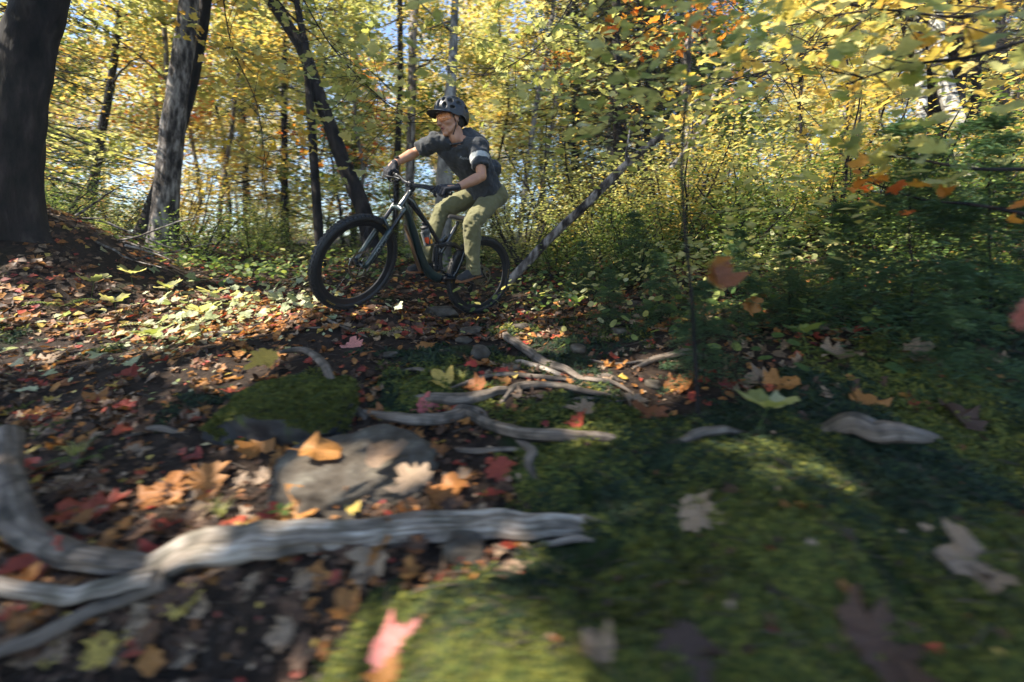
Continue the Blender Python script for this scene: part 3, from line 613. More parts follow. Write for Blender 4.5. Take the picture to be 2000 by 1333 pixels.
# ---- helmet : grooved shell with vents, visor, straps
VENTS = [(0, .95, .10, .30), (0, 1.35, .3, .10)] + [(sg * a_, e_, w_, h_) for sg in (-1, 1) for a_, e_, w_, h_ in ((.32, .62, .10, .30), (.72, .88, .16, .22), (.78, .40, .12, .16), (1.20, .62, .17, .17), (1.22, .22, .13, .09), (1.70, .84, .22, .17), (1.72, .42, .17, .13), (2.22, .58, .17, .17), (2.18, .12, .16, .13), (2.72, .82, .18, .18), (2.72, .25, .13, .18))]
def helmet_shell():
    na, ne = 220, 90; V = []; Q = []
    for i in range(ne + 1):
        e = (i / ne)
        for j in range(na):
            a = 2 * math.pi * j / na - math.pi; ca, sa = math.cos(a), math.sin(a)
            low = .10 if abs(a) < .8 else -.02 - .55 * sstep(1.3, 2.4, abs(a)) + .0
            low = .10 * (1 - sstep(.7, 1.2, abs(a))) - .22 * sstep(.9, 1.5, abs(a)) - .36 * sstep(1.6, 2.3, abs(a))
            el = low + (math.pi / 2 - low) * e
            r = 1.0; d = 0
            for va, ve, wa, we in VENTS:
                wa *= 1.15; we *= 1.12
                da = (a - va + math.pi) % (2 * math.pi) - math.pi; da *= math.cos(min(el, 1.35)) * 1.0 / max(.25, math.cos(ve))
                q = math.sqrt((da / wa) ** 2 + ((el - ve) / we) ** 2) if True else 0
                d = max(d, 1 - sstep(.72, 1.0, q))
            ridge = .035 * math.cos(3.0 * a) ** 2 * math.sin(min(1, max(0, el / 1.2)) * math.pi)
            thick = 1.0 + .035 * math.sin(min(max(el, 0), 1.2) * 2.2)
            R = (thick + ridge) - .22 * d
            p = np.array([.138 * math.cos(el) * ca - .016 - (.004 if ca < 0 else 0) * math.cos(el), .1075 * math.cos(el) * sa, .142 * math.sin(el) + .022]); c0 = np.array([-.016, 0, .022])
            V.append(hd(((p - c0) * R + c0) * HS))
    V = np.array(V)
    for i in range(ne):
        for j in range(na): Q.append((i * na + j, i * na + (j + 1) % na, (i + 1) * na + (j + 1) % na, (i + 1) * na + j))
    m = MB(); m.add(V, Q)
    # inner lip
    ring = V[:na]; c = hd((-.016, 0, .03)); inn = c + (ring - c) * .86 + hz * .006; inn2 = c + (ring - c) * .82 + hz * .05
    m.add(np.concatenate([ring, inn, inn2]), [(j, (j + 1) % na, na + (j + 1) % na, na + j) for j in range(na)] + [(na + j, na + (j + 1) % na, 2 * na + (j + 1) % na, 2 * na + j) for j in range(na)])
    return m
hel = helmet_shell().build('helmet', M_helm, person)
m = MB(); rows = []
for a in np.linspace(-1.02, 1.02, 21):
    base = np.array([.135 * math.cos(a) - .014, .112 * math.sin(a), .050 - .012 * abs(a)]); ext = .062 * (1 - (abs(a) / 1.10) ** 2.2)
    tip = base + np.array([ext, ext * .12 * math.sin(a), ext * .16 - .018 * abs(a) ** 2]); mid_ = (base + tip) / 2 + [0, 0, .006]
    rows.append([base + [0, 0, .003], mid_ + [0, 0, .002], tip, mid_ + [0, 0, -.002], base + [0, 0, -.003]])
rows = np.array([[hd(q * HS) for q in r] for r in rows]); m.rings(rows); o = m.build('visor', M_helm, hel); sharp(o, 50)
for s in (-1, 1):
    m = MB()
    for q0 in ((.048, s * .094, .018), (-.045, s * .092, -.012)):
        m.tube([hd(np.array(q) * HS) for q in (q0, ((q0[0] + .018) / 2, s * .091, -.022), (.018, s * .078, -.062))], .0032, 6, squash=.35 if False else .5)
    m.tube([hd(np.array(q) * HS) for q in ((.018, s * .078, -.062), (.030, s * .066, -.098), (.034, s * .035, -.128), (.034, 0, -.134))], .0042, 8); m.build('helmet_strap', M_strap, hel)
# ---- t-shirt
def folds(amp, sc, dirv, k=1.0):
    dirv = Vector(nrm(dirv))
    def f(c, n):
        q = c - dirv * c.dot(dirv) * (1 - 1 / 3.2)
        v = mnoise.noise(q * sc) ; v2 = mnoise.noise(q * sc * 2.3 + Vector((7, 3, 1)))
        return amp * ((1 - abs(v) * 2.6) * .9 + v2 * .8) + amp * .3 * mnoise.noise(c * sc * 5)
    return f
sp = nrm(J['neck'] - J['pel']); lat0 = nrm(J['hiL'] - J['hiR']); m = MB(); rg = []
prof = [(.030, .185, .138, -.015, 0), (.10, .190, .140, -.010, 0), (.25, .182, .136, .003, .2), (.42, .182, .134, .012, .45), (.58, .190, .136, .016, .7), (.74, .200, .138, .014, .9), (.86, .196, .122, .008, 1), (.93, .160, .100, .0, 1), (.972, .105, .085, -.006, 1)]
for t, wd, dp, back, mixv in prof:
    c = J['pel'] + (J['neck'] + np.array([-.018, 0, -.03]) - J['pel']) * t; lat = nrm(lat0 * (1 - mixv) + shn * mixv); lat = nrm(lat - sp * (lat @ sp)); dpv = np.cross(lat, sp); dpv = dpv if dpv[2] > 0 else -dpv
    th = np.linspace(0, 2 * np.pi, 28, endpoint=False); c = c + dpv * (back - .008)
    rg.append(c + (np.sign(np.cos(th)) * np.abs(np.cos(th)) ** .85 * wd)[:, None] * lat + (np.sin(th) * dp)[:, None] * dpv)
m.rings(np.array(rg))
for S_ in 'LR':
    a_, e_ = J['sh' + S_], J['el' + S_]; inn = J['neck'] * .45 + a_ * .55 + [0, 0, -.028]
    m.cap2(inn, a_, .068, .069); q = a_ * .30 + e_ * .70 if S_ == 'L' else a_ * .28 + e_ * .72
    m.ell(a_, .079); m.tube([a_, a_ * .6 + q * .4, q], [.076, .075, .071], 22)
m.cap2(J['neck'] + [-.10, .03, .012], J['shL'] + [-.03, -.01, .015], .088, .08); m.cap2(J['neck'] + [-.09, -.02, .012], J['shR'] + [-.03, 0, .01], .085, .075); m.ell(J['pel'] + (J['neck'] - J['pel']) * .30 + [-.085, .03, .075], (.10, .14, .10)); m.cap2(J['shL'] * .7 + J['pel'] * .3, J['shL'], .07, .05); m.cap2(J['shR'] * .72 + J['pel'] * .28, J['shR'], .07, .05)
f1 = folds(.0125, 11, nrm(J['shL'] - J['pel'])); f2 = folds(.008, 17, nrm(J['elL'] - J['shL']))
shirt = blob(m, 'tshirt', M_shirt, .0065, 4, person, disp=lambda c, n: f1(c, n) * .9 + f2(c, n) * .5)
def ring_band(p0, p1, r, name, mat, parent, n=28, rim=.0):
    m = MB(); m.tube([p0, p0 * .5 + p1 * .5, p1], r, n, cap=False); o = m.build(name, mat, parent); so_ = o.modifiers.new('s', 'SOLIDIFY'); so_.thickness = .002; return o
a_, e_ = J['shL'], J['elL']; q0 = a_ * .66 + e_ * .34; q1 = a_ * .50 + e_ * .50
M_band = cloth('pale_grey_band', (.34, .36, .37), (.44, .46, .46))
# sleeve band: the shirt's own faces round the sleeve, lifted a little
def shell_patch(src, name, mat, test, lift, parent, shrink=None):
    me = src.data; bm = bmesh.new(); bm.from_mesh(me)
    dele = [f for f in bm.faces if not test(np.array(f.calc_center_median()))]; bmesh.ops.delete(bm, geom=dele, context='FACES'); bm.normal_update()
    for v in bm.verts: v.co += v.normal * lift
    r = bmesh.new(); me2 = bpy.data.meshes.new(name); bm.to_mesh(me2); bm.free(); r.free(); me2.materials.clear(); me2.materials.append(mat)
    me2.polygons.foreach_set('use_smooth', np.ones(len(me2.polygons), dtype=bool)); return link(name, me2, parent)
arm = e_ - a_; al = np.linalg.norm(arm); an = arm / al
def in_band(c):
    t = (c - a_) @ an / al; r = np.linalg.norm((c - a_) - an * ((c - a_) @ an)); return .335 < t < .50 and r < .105 and (c - a_) @ shn > -.055
shell_patch(shirt, 'sleeve_band', M_band, in_band, .0022, shirt)
# collar
m = MB(); m.torus(J['neck'] + np.array([.002, 0, -.045]), nrm(np.array([.5, .2, .85])), .088, .0075, 40, 8); m.build('collar', M_shirt, shirt)
# chest lettering
dg = bpy.context.evaluated_depsgraph_get()
lat = nrm(shn - sp * (shn @ sp)); chest_c = J['pel'] + (J['neck'] - J['pel']) * .66; outn = -np.cross(lat, sp); outn = outn if outn[2] < 0 else -outn
LOGO_T = (.68, .075)
from mathutils.bvhtree import BVHTree
bvh = BVHTree.FromObject(shirt, dg)
# ---- trousers
m = MB(); pl = J['pel']
m.ell(pl + np.array([-.01, 0, -.005]), (.135, .160, .115), np.stack([nrm(np.cross(lat0, sp)), lat0, sp])); m.ell(J['hiL'] + np.array([-.02, .0, .01]), .118); m.ell(J['hiR'] + np.array([-.02, 0, .0]), .112); m.chain([pl, pl + sp * .10], [.125, .118], 20)
for S_, wk in (('L', 1), ('R', 1)):
    h, k, a_ = J['hi' + S_], J['kn' + S_], J['an' + S_]; sh_d = nrm(a_ - k)
    m.chain([h, h * .55 + k * .45, k], [.108, .098, .074], 18); m.chain([k, k * .65 + a_ * .35, k * .25 + a_ * .75], [.076, .070, .060], 18)
    m.tube([k * .25 + a_ * .75, a_ + sh_d * .012], [.060, .058], 20)
fp = folds(.010, 11, (0, .3, 1)); fq = folds(.006, 22, (1, 0, .2))
def pf(c, n):
    kd = min((c - Vector(J['knL'])).length, (c - Vector(J['knR'])).length, (c - Vector(J['anL'])).length * 1.1, (c - Vector(J['anR'])).length * 1.1); wz = max(0, 1 - kd / .22)
    return fp(c, n) * (.6 + .5 * wz) + fq(c, n) * (.3 + 1.0 * wz)
pants = blob(m, 'trousers', M_pants, .007, 4, person, disp=pf)
# ---- shoes
for S_, pc in (('L', pcL), ('R', pcR)):
    pc = BF(pc); a_ = J['an' + S_]; toe_up = -.02 if S_ == 'L' else .045
    fdir = nrm(np.array([1.0, 0.08 if S_ == 'L' else -.1, -.30 if S_ == 'L' else -.12])); up_ = BFv((0, 0, 1)); sd_ = nrm(np.cross(up_, fdir)); up_ = np.cross(fdir, sd_)
    s0 = pc + BFv((0, 0, .012)) + fdir * .005      # ball of the foot on the pedal
    def fp_(x, y, z): return s0 + fdir * x + sd_ * y + up_ * z
    Z = []; prof = [(.100, .020, .0), (.085, .036, .0), (.05, .047, 0), (.0, .049, 0), (-.05, .041, 0), (-.10, .035, 0), (-.15, .036, 0), (-.18, .028, 0), (-.192, .012, 0)]
    def sole(z0, z1, grow):
        mm = MB(); out = [(x, wd) for x, wd, _ in prof]; pts = [(x + (grow if x > 0 else -grow) * (1 if abs(x) > .17 or x > .09 else 0), wd + grow) for x, wd in out]
        loop = [(x, w_) for x, w_ in pts] + [(x, -w_) for x, w_ in reversed(pts)]; mm.rings(np.array([[fp_(x, y, z) for x, y in loop] for z in (z0, (z0 + z1) / 2, z1)])); return mm
    shoe = empty('shoe'); shoe.parent = person
    o = sole(0, .017, .003).build('sole', M_gum, shoe); sharp(o, 40)
    mm = MB()
    mm.ell(fp_(.045, 0, .034), (.058, .045, .028), np.stack([fdir, sd_, up_])); mm.chain([fp_(.05, 0, .034), fp_(-.03, 0, .052), fp_(-.08, 0, .075)], [.034, .042, .042], 18); mm.chain([fp_(-.155, 0, .035), fp_(-.145, 0, .075)], [.036, .036], 16)
    mm.chain([fp_(-.08, 0, .035), fp_(-.15, 0, .035)], [.037, .036], 16); mm.chain([fp_(-.09, 0, .07), a_ + up_ * .0], [.043, .044], 16); mm.box(fp_(-.045, 0, .022), (.135, .037, .010), np.stack([fdir, sd_, up_]))
    up_o = blob(mm, 'upper', M_shoe, .0045, 4, shoe)
    mm = MB()
    for q in range(6):
        x = .012 - q * .017; zt = .079 + q * .0060; mm.tube([fp_(x, -.026, zt - .012), fp_(x - .004, 0, zt + .003), fp_(x, .026, zt - .012)], .0024, 6)
    mm.build('laces', M_strap, shoe)
# ---- gloves: palm, four fingers wrapped on the grip, index on the lever, thumb under the bar
def glove(S_):
    s = 1 if S_ == 'L' else -1; w_ = J['wr' + S_]; axis = nrm(BFv(ST((.8745, s * .386, .722)) - np.array([0, 0, 0]))* 0 + (BF(ST((.8745, s * .386, .722))) - BF(ST((.885, s * .25, .720))))); g0 = BF(ST((.8845, s * .252, .7202)))
    rear = nrm(w_ - (g0 + axis * .065)); rear = nrm(rear - axis * (rear @ axis)); upv = nrm(np.cross(axis, rear)) ; upv = upv if upv[2] > 0 else -upv
    def pt(sx, ang, r):
        q = math.radians(ang); return g0 + axis * sx + (rear * math.cos(q) + upv * math.sin(q)) * r
    m = MB(); mc = []
    for i in range(4):
        sx = .022 + i * .0225; r0 = (.0118, .0122, .0116, .0102)[i]; k = pt(sx, 112, .043 - .002 * i); mc.append(k)
        if i == 0: ch = [k, pt(sx - .006, 160, .060), pt(sx - .008, 190, .066), pt(sx - .008, 214, .062)]
        else: ch = [k, pt(sx, 168, .050), pt(sx, 222, .040), pt(sx, 268, .031)]
        m.chain(ch, [r0 * 1.12, r0 * 1.08, r0, r0 * .85], 12); m.chain([w_ + upv * .006 + axis * (i - 1.5) * .010, k], [.021, .0145], 12)
        m.ell(k, r0 * 1.32)
    m.chain([w_ + axis * -.012, pt(.020, 35, .036), pt(.002, -20, .036), pt(-.006, -70, .034)], [.020, .018, .0135, .0105], 12)
    m.chain([w_, pt(.055, 40, .036), pt(.05, 95, .034)], [.026, .025, .022], 14); m.chain([w_ + axis * .01, pt(.08, 20, .034), pt(.085, 70, .030)], [.022, .02, .016], 14)
    fo = nrm(J['el' + S_] - w_); m.tube([w_ - fo * .01, w_ + fo * .028], [.031, .0325], 18)
    g = blob(m, 'glove', M_glove, .0032, 2, person, fac=.4)
    return fo
foL = glove('L'); foR = glove('R')
w_ = J['wrR'] + foR * .052; wt = empty('wristwatch'); wt.parent = person
m = MB(); m.tube([w_ - foR * .011, w_ + foR * .011], [.0335, .034], 24, cap=False); so_ = m.build('watch_strap', M_strap, wt).modifiers.new('s', 'SOLIDIFY'); so_.thickness = .004
n_ = nrm(np.array([.1, .25, 1.0])); n_ = nrm(n_ - foR * (n_ @ foR)); m = MB(); m.cyl(w_ + n_ * .030, w_ + n_ * .043, .021, .020, n=22); sharp(m.build('watch_case', M_alloy, wt), 40)
# ---- chest lettering wrapped on the shirt, waist pack behind
bpy.context.view_layer.update()
from mathutils.bvhtree import BVHTree
bvh = BVHTree.FromPolygons([v.co[:] for v in shirt.data.vertices], [p.vertices[:] for p in shirt.data.polygons])
def pix_local(u, v, Y): return MF.T @ (P(u, v, Y) - FR0)
# script lettering on the left of the chest, laid on the cloth and readable from the trail side
eye = MF.T @ (np.array([0, 0, CAMZ]) - FR0)
def chest_text(body, u, v, size, mat):
    aim = pix_local(u, v, 3.5); d = nrm(aim - eye); hit, nn, _, _ = bvh.ray_cast(Vector(eye), Vector(d))
    if hit is None: return
    c = np.array(hit); n_ = np.array(nn); n_ = n_ if n_ @ d < 0 else -n_; r_ = nrm(pix_local(u + 30, v + 6, 3.5) - aim); r_ = nrm(r_ - n_ * (r_ @ n_)); u_ = np.cross(n_, r_)
    def bend(co):
        out = []
        for q in co:
            p = c + r_ * q[0] + u_ * q[1] + n_ * .05; h_, m_, _, _ = bvh.ray_cast(Vector(p), Vector(-n_)); out.append((np.array(h_) if h_ is not None else c + r_ * q[0] + u_ * q[1]) + n_ * (.0015 + q[2]))
        return np.array(out)
    add_text(body, 'chest_lettering', mat, shirt, size, None, .35, bend, .0003)
chest_text('Rapha', 906, 309, .034, M_band)
# folded waist pack at the small of the back
m = MB(); q = J['pel'] + (J['neck'] - J['pel']) * .22; dv = -np.cross(lat0, sp); dv = dv if dv[2] > 0 else -dv
m.ell(q + dv * .128, (.085, .045, .05), np.stack([lat0, dv, sp])); m.ell(q + dv * .125 + lat0 * .06, (.05, .04, .045), np.stack([lat0, dv, sp])); blob(m, 'waist_pack', M_strap, .006, 3, person)
# ------------------------------------------------------------------ leaf materials
YG = [(0, (.17, .20, .03)), (.3, (.36, .34, .045)), (.55, (.55, .44, .06)), (.8, (.62, .38, .05)), (1, (.30, .32, .06))]
M_leaf = {
 'yellow': leaf_mat('yellow_leaf', [(0, (.52, .38, .05)), (.35, (.66, .53, .19)), (.6, (.62, .36, .09)), (.8, (.34, .34, .11)), (1, (.72, .67, .40))], .5),
 'lime': leaf_mat('lime_leaf', [(0, (.22, .25, .06)), (.3, (.42, .42, .16)), (.6, (.60, .54, .24)), (.85, (.18, .23, .09)), (1, (.56, .56, .34))], .5),
 'green': leaf_mat('green_leaf', [(0, (.05, .10, .03)), (.4, (.12, .19, .05)), (.7, (.26, .31, .08)), (1, (.09, .15, .05))], .45),
 'orange': leaf_mat('orange_leaf', [(0, (.58, .20, .04)), (.4, (.62, .32, .05)), (.7, (.50, .10, .03)), (1, (.62, .42, .08))], .48),
 'fir': leaf_mat('fir_needles', [(0, (.04, .085, .045)), (.5, (.07, .14, .07)), (1, (.12, .18, .07))], .3),
 'pale': leaf_mat('pale_leaf_sun_tint', [(0, (.40, .46, .26)), (.4, (.62, .64, .44)), (.7, (.26, .32, .13)), (1, (.66, .60, .38))], .4),  # pale leaves, colour lightened further to paint in the brightness of the sun patch
 'dark': leaf_mat('dark_conifer', [(0, (.018, .032, .016)), (.5, (.035, .055, .028)), (1, (.05, .065, .03))], .2),
}
DEAD = {
 'orange': leaf_mat('fallen_orange', [(0, (.34, .13, .035)), (.5, (.42, .19, .05)), (1, (.24, .08, .03))], .2, .6, .75, 1.5, 45),
 'red': leaf_mat('fallen_red', [(0, (.36, .04, .028)), (.5, (.42, .085, .04)), (1, (.20, .025, .026))], .2, .6, .75, 1.5, 45),
 'yellow': leaf_mat('fallen_yellow', [(0, (.55, .36, .06)), (.5, (.60, .45, .12)), (1, (.50, .30, .05))], .25, .6, .75, 1.5, 45),
 'tan': leaf_mat('fallen_tan', [(0, (.26, .17, .11)), (.5, (.38, .27, .18)), (1, (.20, .13, .085))], .2, .6, .75, 1.5, 45),
 'brown': leaf_mat('fallen_brown', [(0, (.08, .042, .026)), (.5, (.13, .066, .036)), (1, (.05, .028, .02))], .2, .6, .75, 1.5, 45),
 'pink': leaf_mat('fallen_pink', [(0, (.62, .20, .18)), (.5, (.70, .28, .24)), (1, (.55, .12, .12))], .25, .6, .75, 1.5, 45),
}
M_bark = {
 'grey': noise_mat('grey_bark', [(.38, (.02, .017, .016)), (.48, (.09, .076, .068)), (.62, (.30, .27, .25))], 13, .9, .8, .02, (1, 1, .28), spec=.2),
 'dark': noise_mat('dark_bark', [(.35, (.006, .006, .007)), (.55, (.022, .018, .017)), (.72, (.055, .045, .04))], 9, .9, .9, .02, (1, 1, .3), spec=.2),
 'pale': noise_mat('pale_smooth_bark', [(.36, (.05, .046, .044)), (.5, (.16, .15, .14)), (.66, (.30, .285, .265))], 8, .8, .4, .006, (1, 1, .5), spec=.2),
 'birch': noise_mat('birch_bark', [(.44, (.03, .026, .024)), (.50, (.36, .345, .32)), (.72, (.60, .58, .54))], 6, .7, .4, .005, (.5, .5, 2.2), spec=.2),
}
HALF = np.array([(.03, 0), (.17, -.09), (.24, .02), (.37, .05), (.45, .13), (.38, .21), (.49, .35), (.55, .52), (.40, .49), (.28, .50), (.29, .64), (.20, .72), (.13, .85), (0, 1.0)])
def maple_outline():
    r = HALF; l = HALF[::-1][1:] * [-1, 1]; return np.concatenate([r, l])
def oval_outline(n=5, w=.30):
    t = np.linspace(0, np.pi, n + 2); r = np.stack([w * np.sin(t) ** .8, .5 - .5 * np.cos(t)], 1); return np.concatenate([r, (r[::-1][1:-1]) * [-1, 1]])
def leaf_template(outline, rings=2, curl=.25, seed=0, stem=True, cup=1):
    """leaf with centre, inner ring(s) and margin; curled like a dry leaf"""
    rg = np.random.default_rng(seed); c = np.array([0, .38]); O = outline; n = len(O)
    O = O * (1 + rg.normal(0, .09, (n, 1))); levels = [.5, 1.0] if rings == 2 else [1.0]
    V = [c] + [p for L in levels for p in (c + (O - c) * L)]; V = np.array(V); x, y = V[:, 0], V[:, 1] - .4
    k1, k2, ph, k3 = rg.uniform(.3, 1.3) * curl * cup, rg.uniform(-.8, 1.2) * curl * cup, rg.uniform(0, 6), rg.uniform(-.6, .6) * curl
    r = np.hypot(x, y); z = k1 * x * x * 2 + k2 * y * y + k3 * x * y + curl * .35 * r * np.sin(3 * np.arctan2(y, x) + ph) + curl * .25 * r * np.sin(9 * np.arctan2(y, x) + ph * 2)
    W = np.stack([x, y + .4, z], 1); T = []; n0 = 1
    for j in range(n): T.append((0, n0 + j, n0 + (j + 1) % n))
    Q = []
    for L in range(len(levels) - 1):
        a = 1 + L * n; b_ = a + n
        for j in range(n): T.append((a + j, b_ + j, b_ + (j + 1) % n)); T.append((a + j, b_ + (j + 1) % n, a + (j + 1) % n))
    if stem:
        m = len(W); s = .012; W = np.concatenate([W, [[-s, 0.02, 0], [s, .02, 0], [s * .6, -.28, .05 * rg.uniform(-1, 2)], [-s * .6, -.28, .06]]]); T += [(m, m + 3, m + 2), (m, m + 2, m + 1)]
    return W, np.array(T)
def rand_rot(n, tilt, rg, up=None):
    """random heading, limited tilt -> (n,3,3) rows = leaf axes"""
    a = rg.uniform(0, 2 * np.pi, n); tx = rg.normal(0, tilt, n); ty = rg.normal(0, tilt, n)
    nz = np.stack([tx, ty, np.ones(n)], 1) + (0 if up is None else up); nz /= np.linalg.norm(nz, axis=1)[:, None]
    h = np.stack([np.cos(a), np.sin(a), np.zeros(n)], 1); ax = np.cross(h, nz); ax /= np.linalg.norm(ax, axis=1)[:, None] + 1e-9; ay = np.cross(nz, ax)
    return np.stack([ax, ay, nz], 1)
def instance_mesh(name, W, T, pos, R, size, mat, smooth=False):
    n = len(pos); k = len(W)
    V = (np.einsum('kj,njd->nkd', W, R) * np.asarray(size)[:, None, None] + pos[:, None, :]).reshape(-1, 3)
    F = (T[None] + (np.arange(n) * k)[:, None, None]).reshape(-1, T.shape[1]); return mesh_arrays(name, V, F, mat, None, smooth)
RH_W = np.array([(0, 0, 0), (.30, .45, .05), (0, 1, -.04), (-.30, .45, .05), (0, .45, -.03)]); RH_T = np.array([(0, 1, 4), (1, 2, 4), (2, 3, 4), (3, 0, 4)])
MAP_W, MAP_T = leaf_template(maple_outline(), 1, .22, 3, False)
OV_W, OV_T = leaf_template(oval_outline(4, .30), 1, .18, 5, False)
# ------------------------------------------------------------------ canopy gaps: crown leaves cut away along sun rays to light chosen spots (world x, y, z, radii)
GAPS = [(1.6, 5.3, 1.0, 1.3, .7), (.5, 5.6, .9, .8, .6), (.38, .95, .05, .35, .06), (.62, .78, .1, .2, .05), (-.75, 3.55, 1.5, .45, .6), (-.35, 3.6, 1.2, .42, .55), (-.45, 3.5, .9, .45, .4), (-.95, 3.3, 1.25, .42, .42), (-1.3, 3.1, .5, .35, .3), (2.6, 4.4, 1.9, .5, .8), (-2.9, 3.9, .2, .5, .5), (-2.0, 3.0, .1, .85, .75), (-1.25, 1.75, .05, .28, .22), (-.22, .78, .02, .55, .17), (-.10, .475, .05, .22, .12), (1.9, 2.4, 1.7, .8, .8), (1.2, 3.0, 1.9, .6, .6), (.30, 1.55, .05, .42, .16), (.18, 2.6, .05, .35, .3), (-.12, 1.45, .1, .12, .2),
        (.62, 1.9, .1, .25, .12), (-3.2, 4.6, .2, .7, .5), (-.7, 1.05, .1, .10, .05), (.1, 1.1, .1, .2, .08), (1.3, 2.4, .3, .3, .2), (2.6, 4.2, 1.6, .6, .8)]
GAPS = [(*new_xy(g[0], g[1]), Hs(*new_xy(g[0], g[1])), g[3] * max(1, new_xy(g[0], g[1])[1] / g[1]), g[4] * max(1, new_xy(g[0], g[1])[1] / g[1]) ** 1.5) if g[2] <= .3 else g for g in GAPS]
def in_gap(P_):
    keep = np.ones(len(P_), bool); S = np.array(SUN)
    for gx, gy, gz, rx, ry in GAPS:
        t = (P_[:, 2] - gz) / S[2]; X = P_[:, 0] - S[0] * t - gx; Y = P_[:, 1] - S[1] * t - gy
        d = (X / rx) ** 2 + (Y / ry) ** 2 + .9 * fbm(X + gx, Y + gy, 3.5, 2, 77); keep &= ~((d < 1) & (t > .2))
    return keep
# ------------------------------------------------------------------ trees
def limb_path(p0, p1, bend, k=8, rg=RNG):
    p0 = np.asarray(p0, float); p1 = np.asarray(p1, float); t = np.linspace(0, 1, k); L = np.linalg.norm(p1 - p0); q = p0 + (p1 - p0) * t[:, None]
    o = np.cumsum(rg.normal(0, bend * L / k, (k, 3)), 0); o -= t[:, None] * o[-1]; return q + o
def trunk_mesh(name, pts, r0, r1, mat, n=16, limbs=(), flare=1.5, rough=.07, seed=0):
    rg = np.random.default_rng(seed); pts = np.asarray(pts, float); P_ = spline(pts, max(14, len(pts) * 5)); m = len(P_)
    t = np.linspace(0, 1, m); rad = r0 + (r1 - r0) * t; rad *= 1 + (flare - 1) * np.exp(-t * 16)
    off = rg.uniform(0, 50)
    def dp(i, th): return 1 + rough * (vnoise(np.cos(th) * 2.2 + off + 9, np.sin(th) * 2.2 + t[i] * 9 + 40, seed) - .5) * 2 + rough * .6 * (vnoise(th * 3 + 20, np.full_like(th, t[i] * 30 + 3), seed + 5) - .5) * 2 + (flare - 1) * .5 * np.exp(-t[i] * 18) * np.sin(th * 4 + off)
    mb = MB(); mb.tube(P_, rad, n, True, ref=(1, 0, 0), disp=dp)
    for (p, q, ra, rb) in limbs: mb.tube(limb_path(p, q, .12, 8, rg), np.linspace(ra, rb, 8), 7, True)
    return mb.mesh(name, mat), P_
def sprays(centres, rg, per=26, rad=.38, flat=.10, tilt=.35, size=(.05, .09)):
    n = len(centres); k = per; a = rg.uniform(0, 2 * np.pi, (n, k)); r = rad * np.sqrt(rg.uniform(0, 1, (n, k))) * rg.uniform(.5, 1.25, (n, 1)); sx = rg.normal(0, .25, (n, 1)); sy = rg.normal(0, .25, (n, 1))
    X = r * np.cos(a); Y = r * np.sin(a); Z = X * sx + Y * sy - r * r * .5 + rg.normal(0, flat, (n, k))
    pos = (centres[:, None, :] + np.stack([X, Y, Z], -1)).reshape(-1, 3); return pos, rand_rot(n * k, tilt, rg), rg.uniform(*size, n * k)
def crown(name, cs, mat, rg, parent, W=RH_W, T=RH_T, cull=False, **kw):
    pos, R, s = sprays(np.asarray(cs, float), rg, **kw)
    if cull:
        k = in_gap(pos); pos, R, s = pos[k], R[k], s[k]
    return link(name, instance_mesh(name, W, T, pos, R, s, mat), parent)
def grow(name, label, pts, r0, r1, bark, leafk, cat='tree', n_limb=10, n_spray=60, zlo=1.5, reach=1.6, group=None, cull=False, seed=0, size=(.05, .09), per=26, flare=1.4, n=16, W=RH_W, T=RH_T, rough=.07, spray_rad=.38, yshift=0):
    """one named tree: trunk with its limbs and a crown of leaf sprays along them"""
    rg = np.random.default_rng(seed + 100); pts = [np.array(p, float) for p in pts]; base = pts[0].copy(); t = empty(name, base)
    P_ = spline(np.array(pts), 40) - base; ht = P_[-1, 2]; limbs = []; cs = []
    for i in range(n_limb):
        f = rg.uniform(0, 1) ** .8; z = zlo + (ht - zlo) * f
        if z > ht: z = ht
        k = int(np.argmin(abs(P_[:, 2] - z))); p = P_[k]; a = rg.uniform(0, 2 * np.pi); L = reach * rg.uniform(.5, 1.1) * (1.15 - .6 * f)
        q = p + np.array([math.cos(a) * L, math.sin(a) * L + yshift, L * rg.uniform(-.1, .55)]); rr = (r0 + (r1 - r0) * k / 40) * .32
        limbs.append((p, q, rr, rr * .25)); m_ = max(1, int(n_spray / n_limb))
        for j in range(m_): u = rg.uniform(.25, 1.1); cs.append(p + (q - p) * u + rg.normal(0, .28 * reach / 1.6, 3) * [1, 1, .6])
    me, _ = trunk_mesh('trunk', P_[::3], r0, r1, M_bark[bark], n, limbs, flare, rough, seed); link('trunk', me, t)
    if n_spray:
        cs = np.array(cs); o_ = None
        if cull:
            pos, R, s = sprays(cs, rg, per=per, size=size, rad=spray_rad); k = in_gap(pos + base); link('crown', instance_mesh('crown', W, T, pos[k], R[k], s[k], M_leaf[leafk]), t)
        else: crown('crown', cs, M_leaf[leafk], rg, t, per=per, size=size, W=W, T=T, rad=spray_rad)
    tag(t, label, cat, group); return t
def TP(*a):   # chain of (u, v, depth)
    return [P(*q) for q in a]
def gz(p, d=.08): p = np.array(p); p[2] = min(p[2], Hs(p[0], p[1])) - d if p[2] > Hs(p[0], p[1]) - d else p[2]; return p
def rooted(pts):
    """continue the first leg of a trunk down into the ground"""
    p, q = np.array(pts[0]), np.array(pts[1]); p = p.copy(); h = Hs(p[0], p[1]) - .12
    d = (q - p) / max(1e-6, (q - p)[2]); p2 = p + d * (h - p[2]) * .5; p2[2] = h; return [p2] + list(pts[1:]) if abs(p[2] - h) < .35 else [p2] + list(pts)
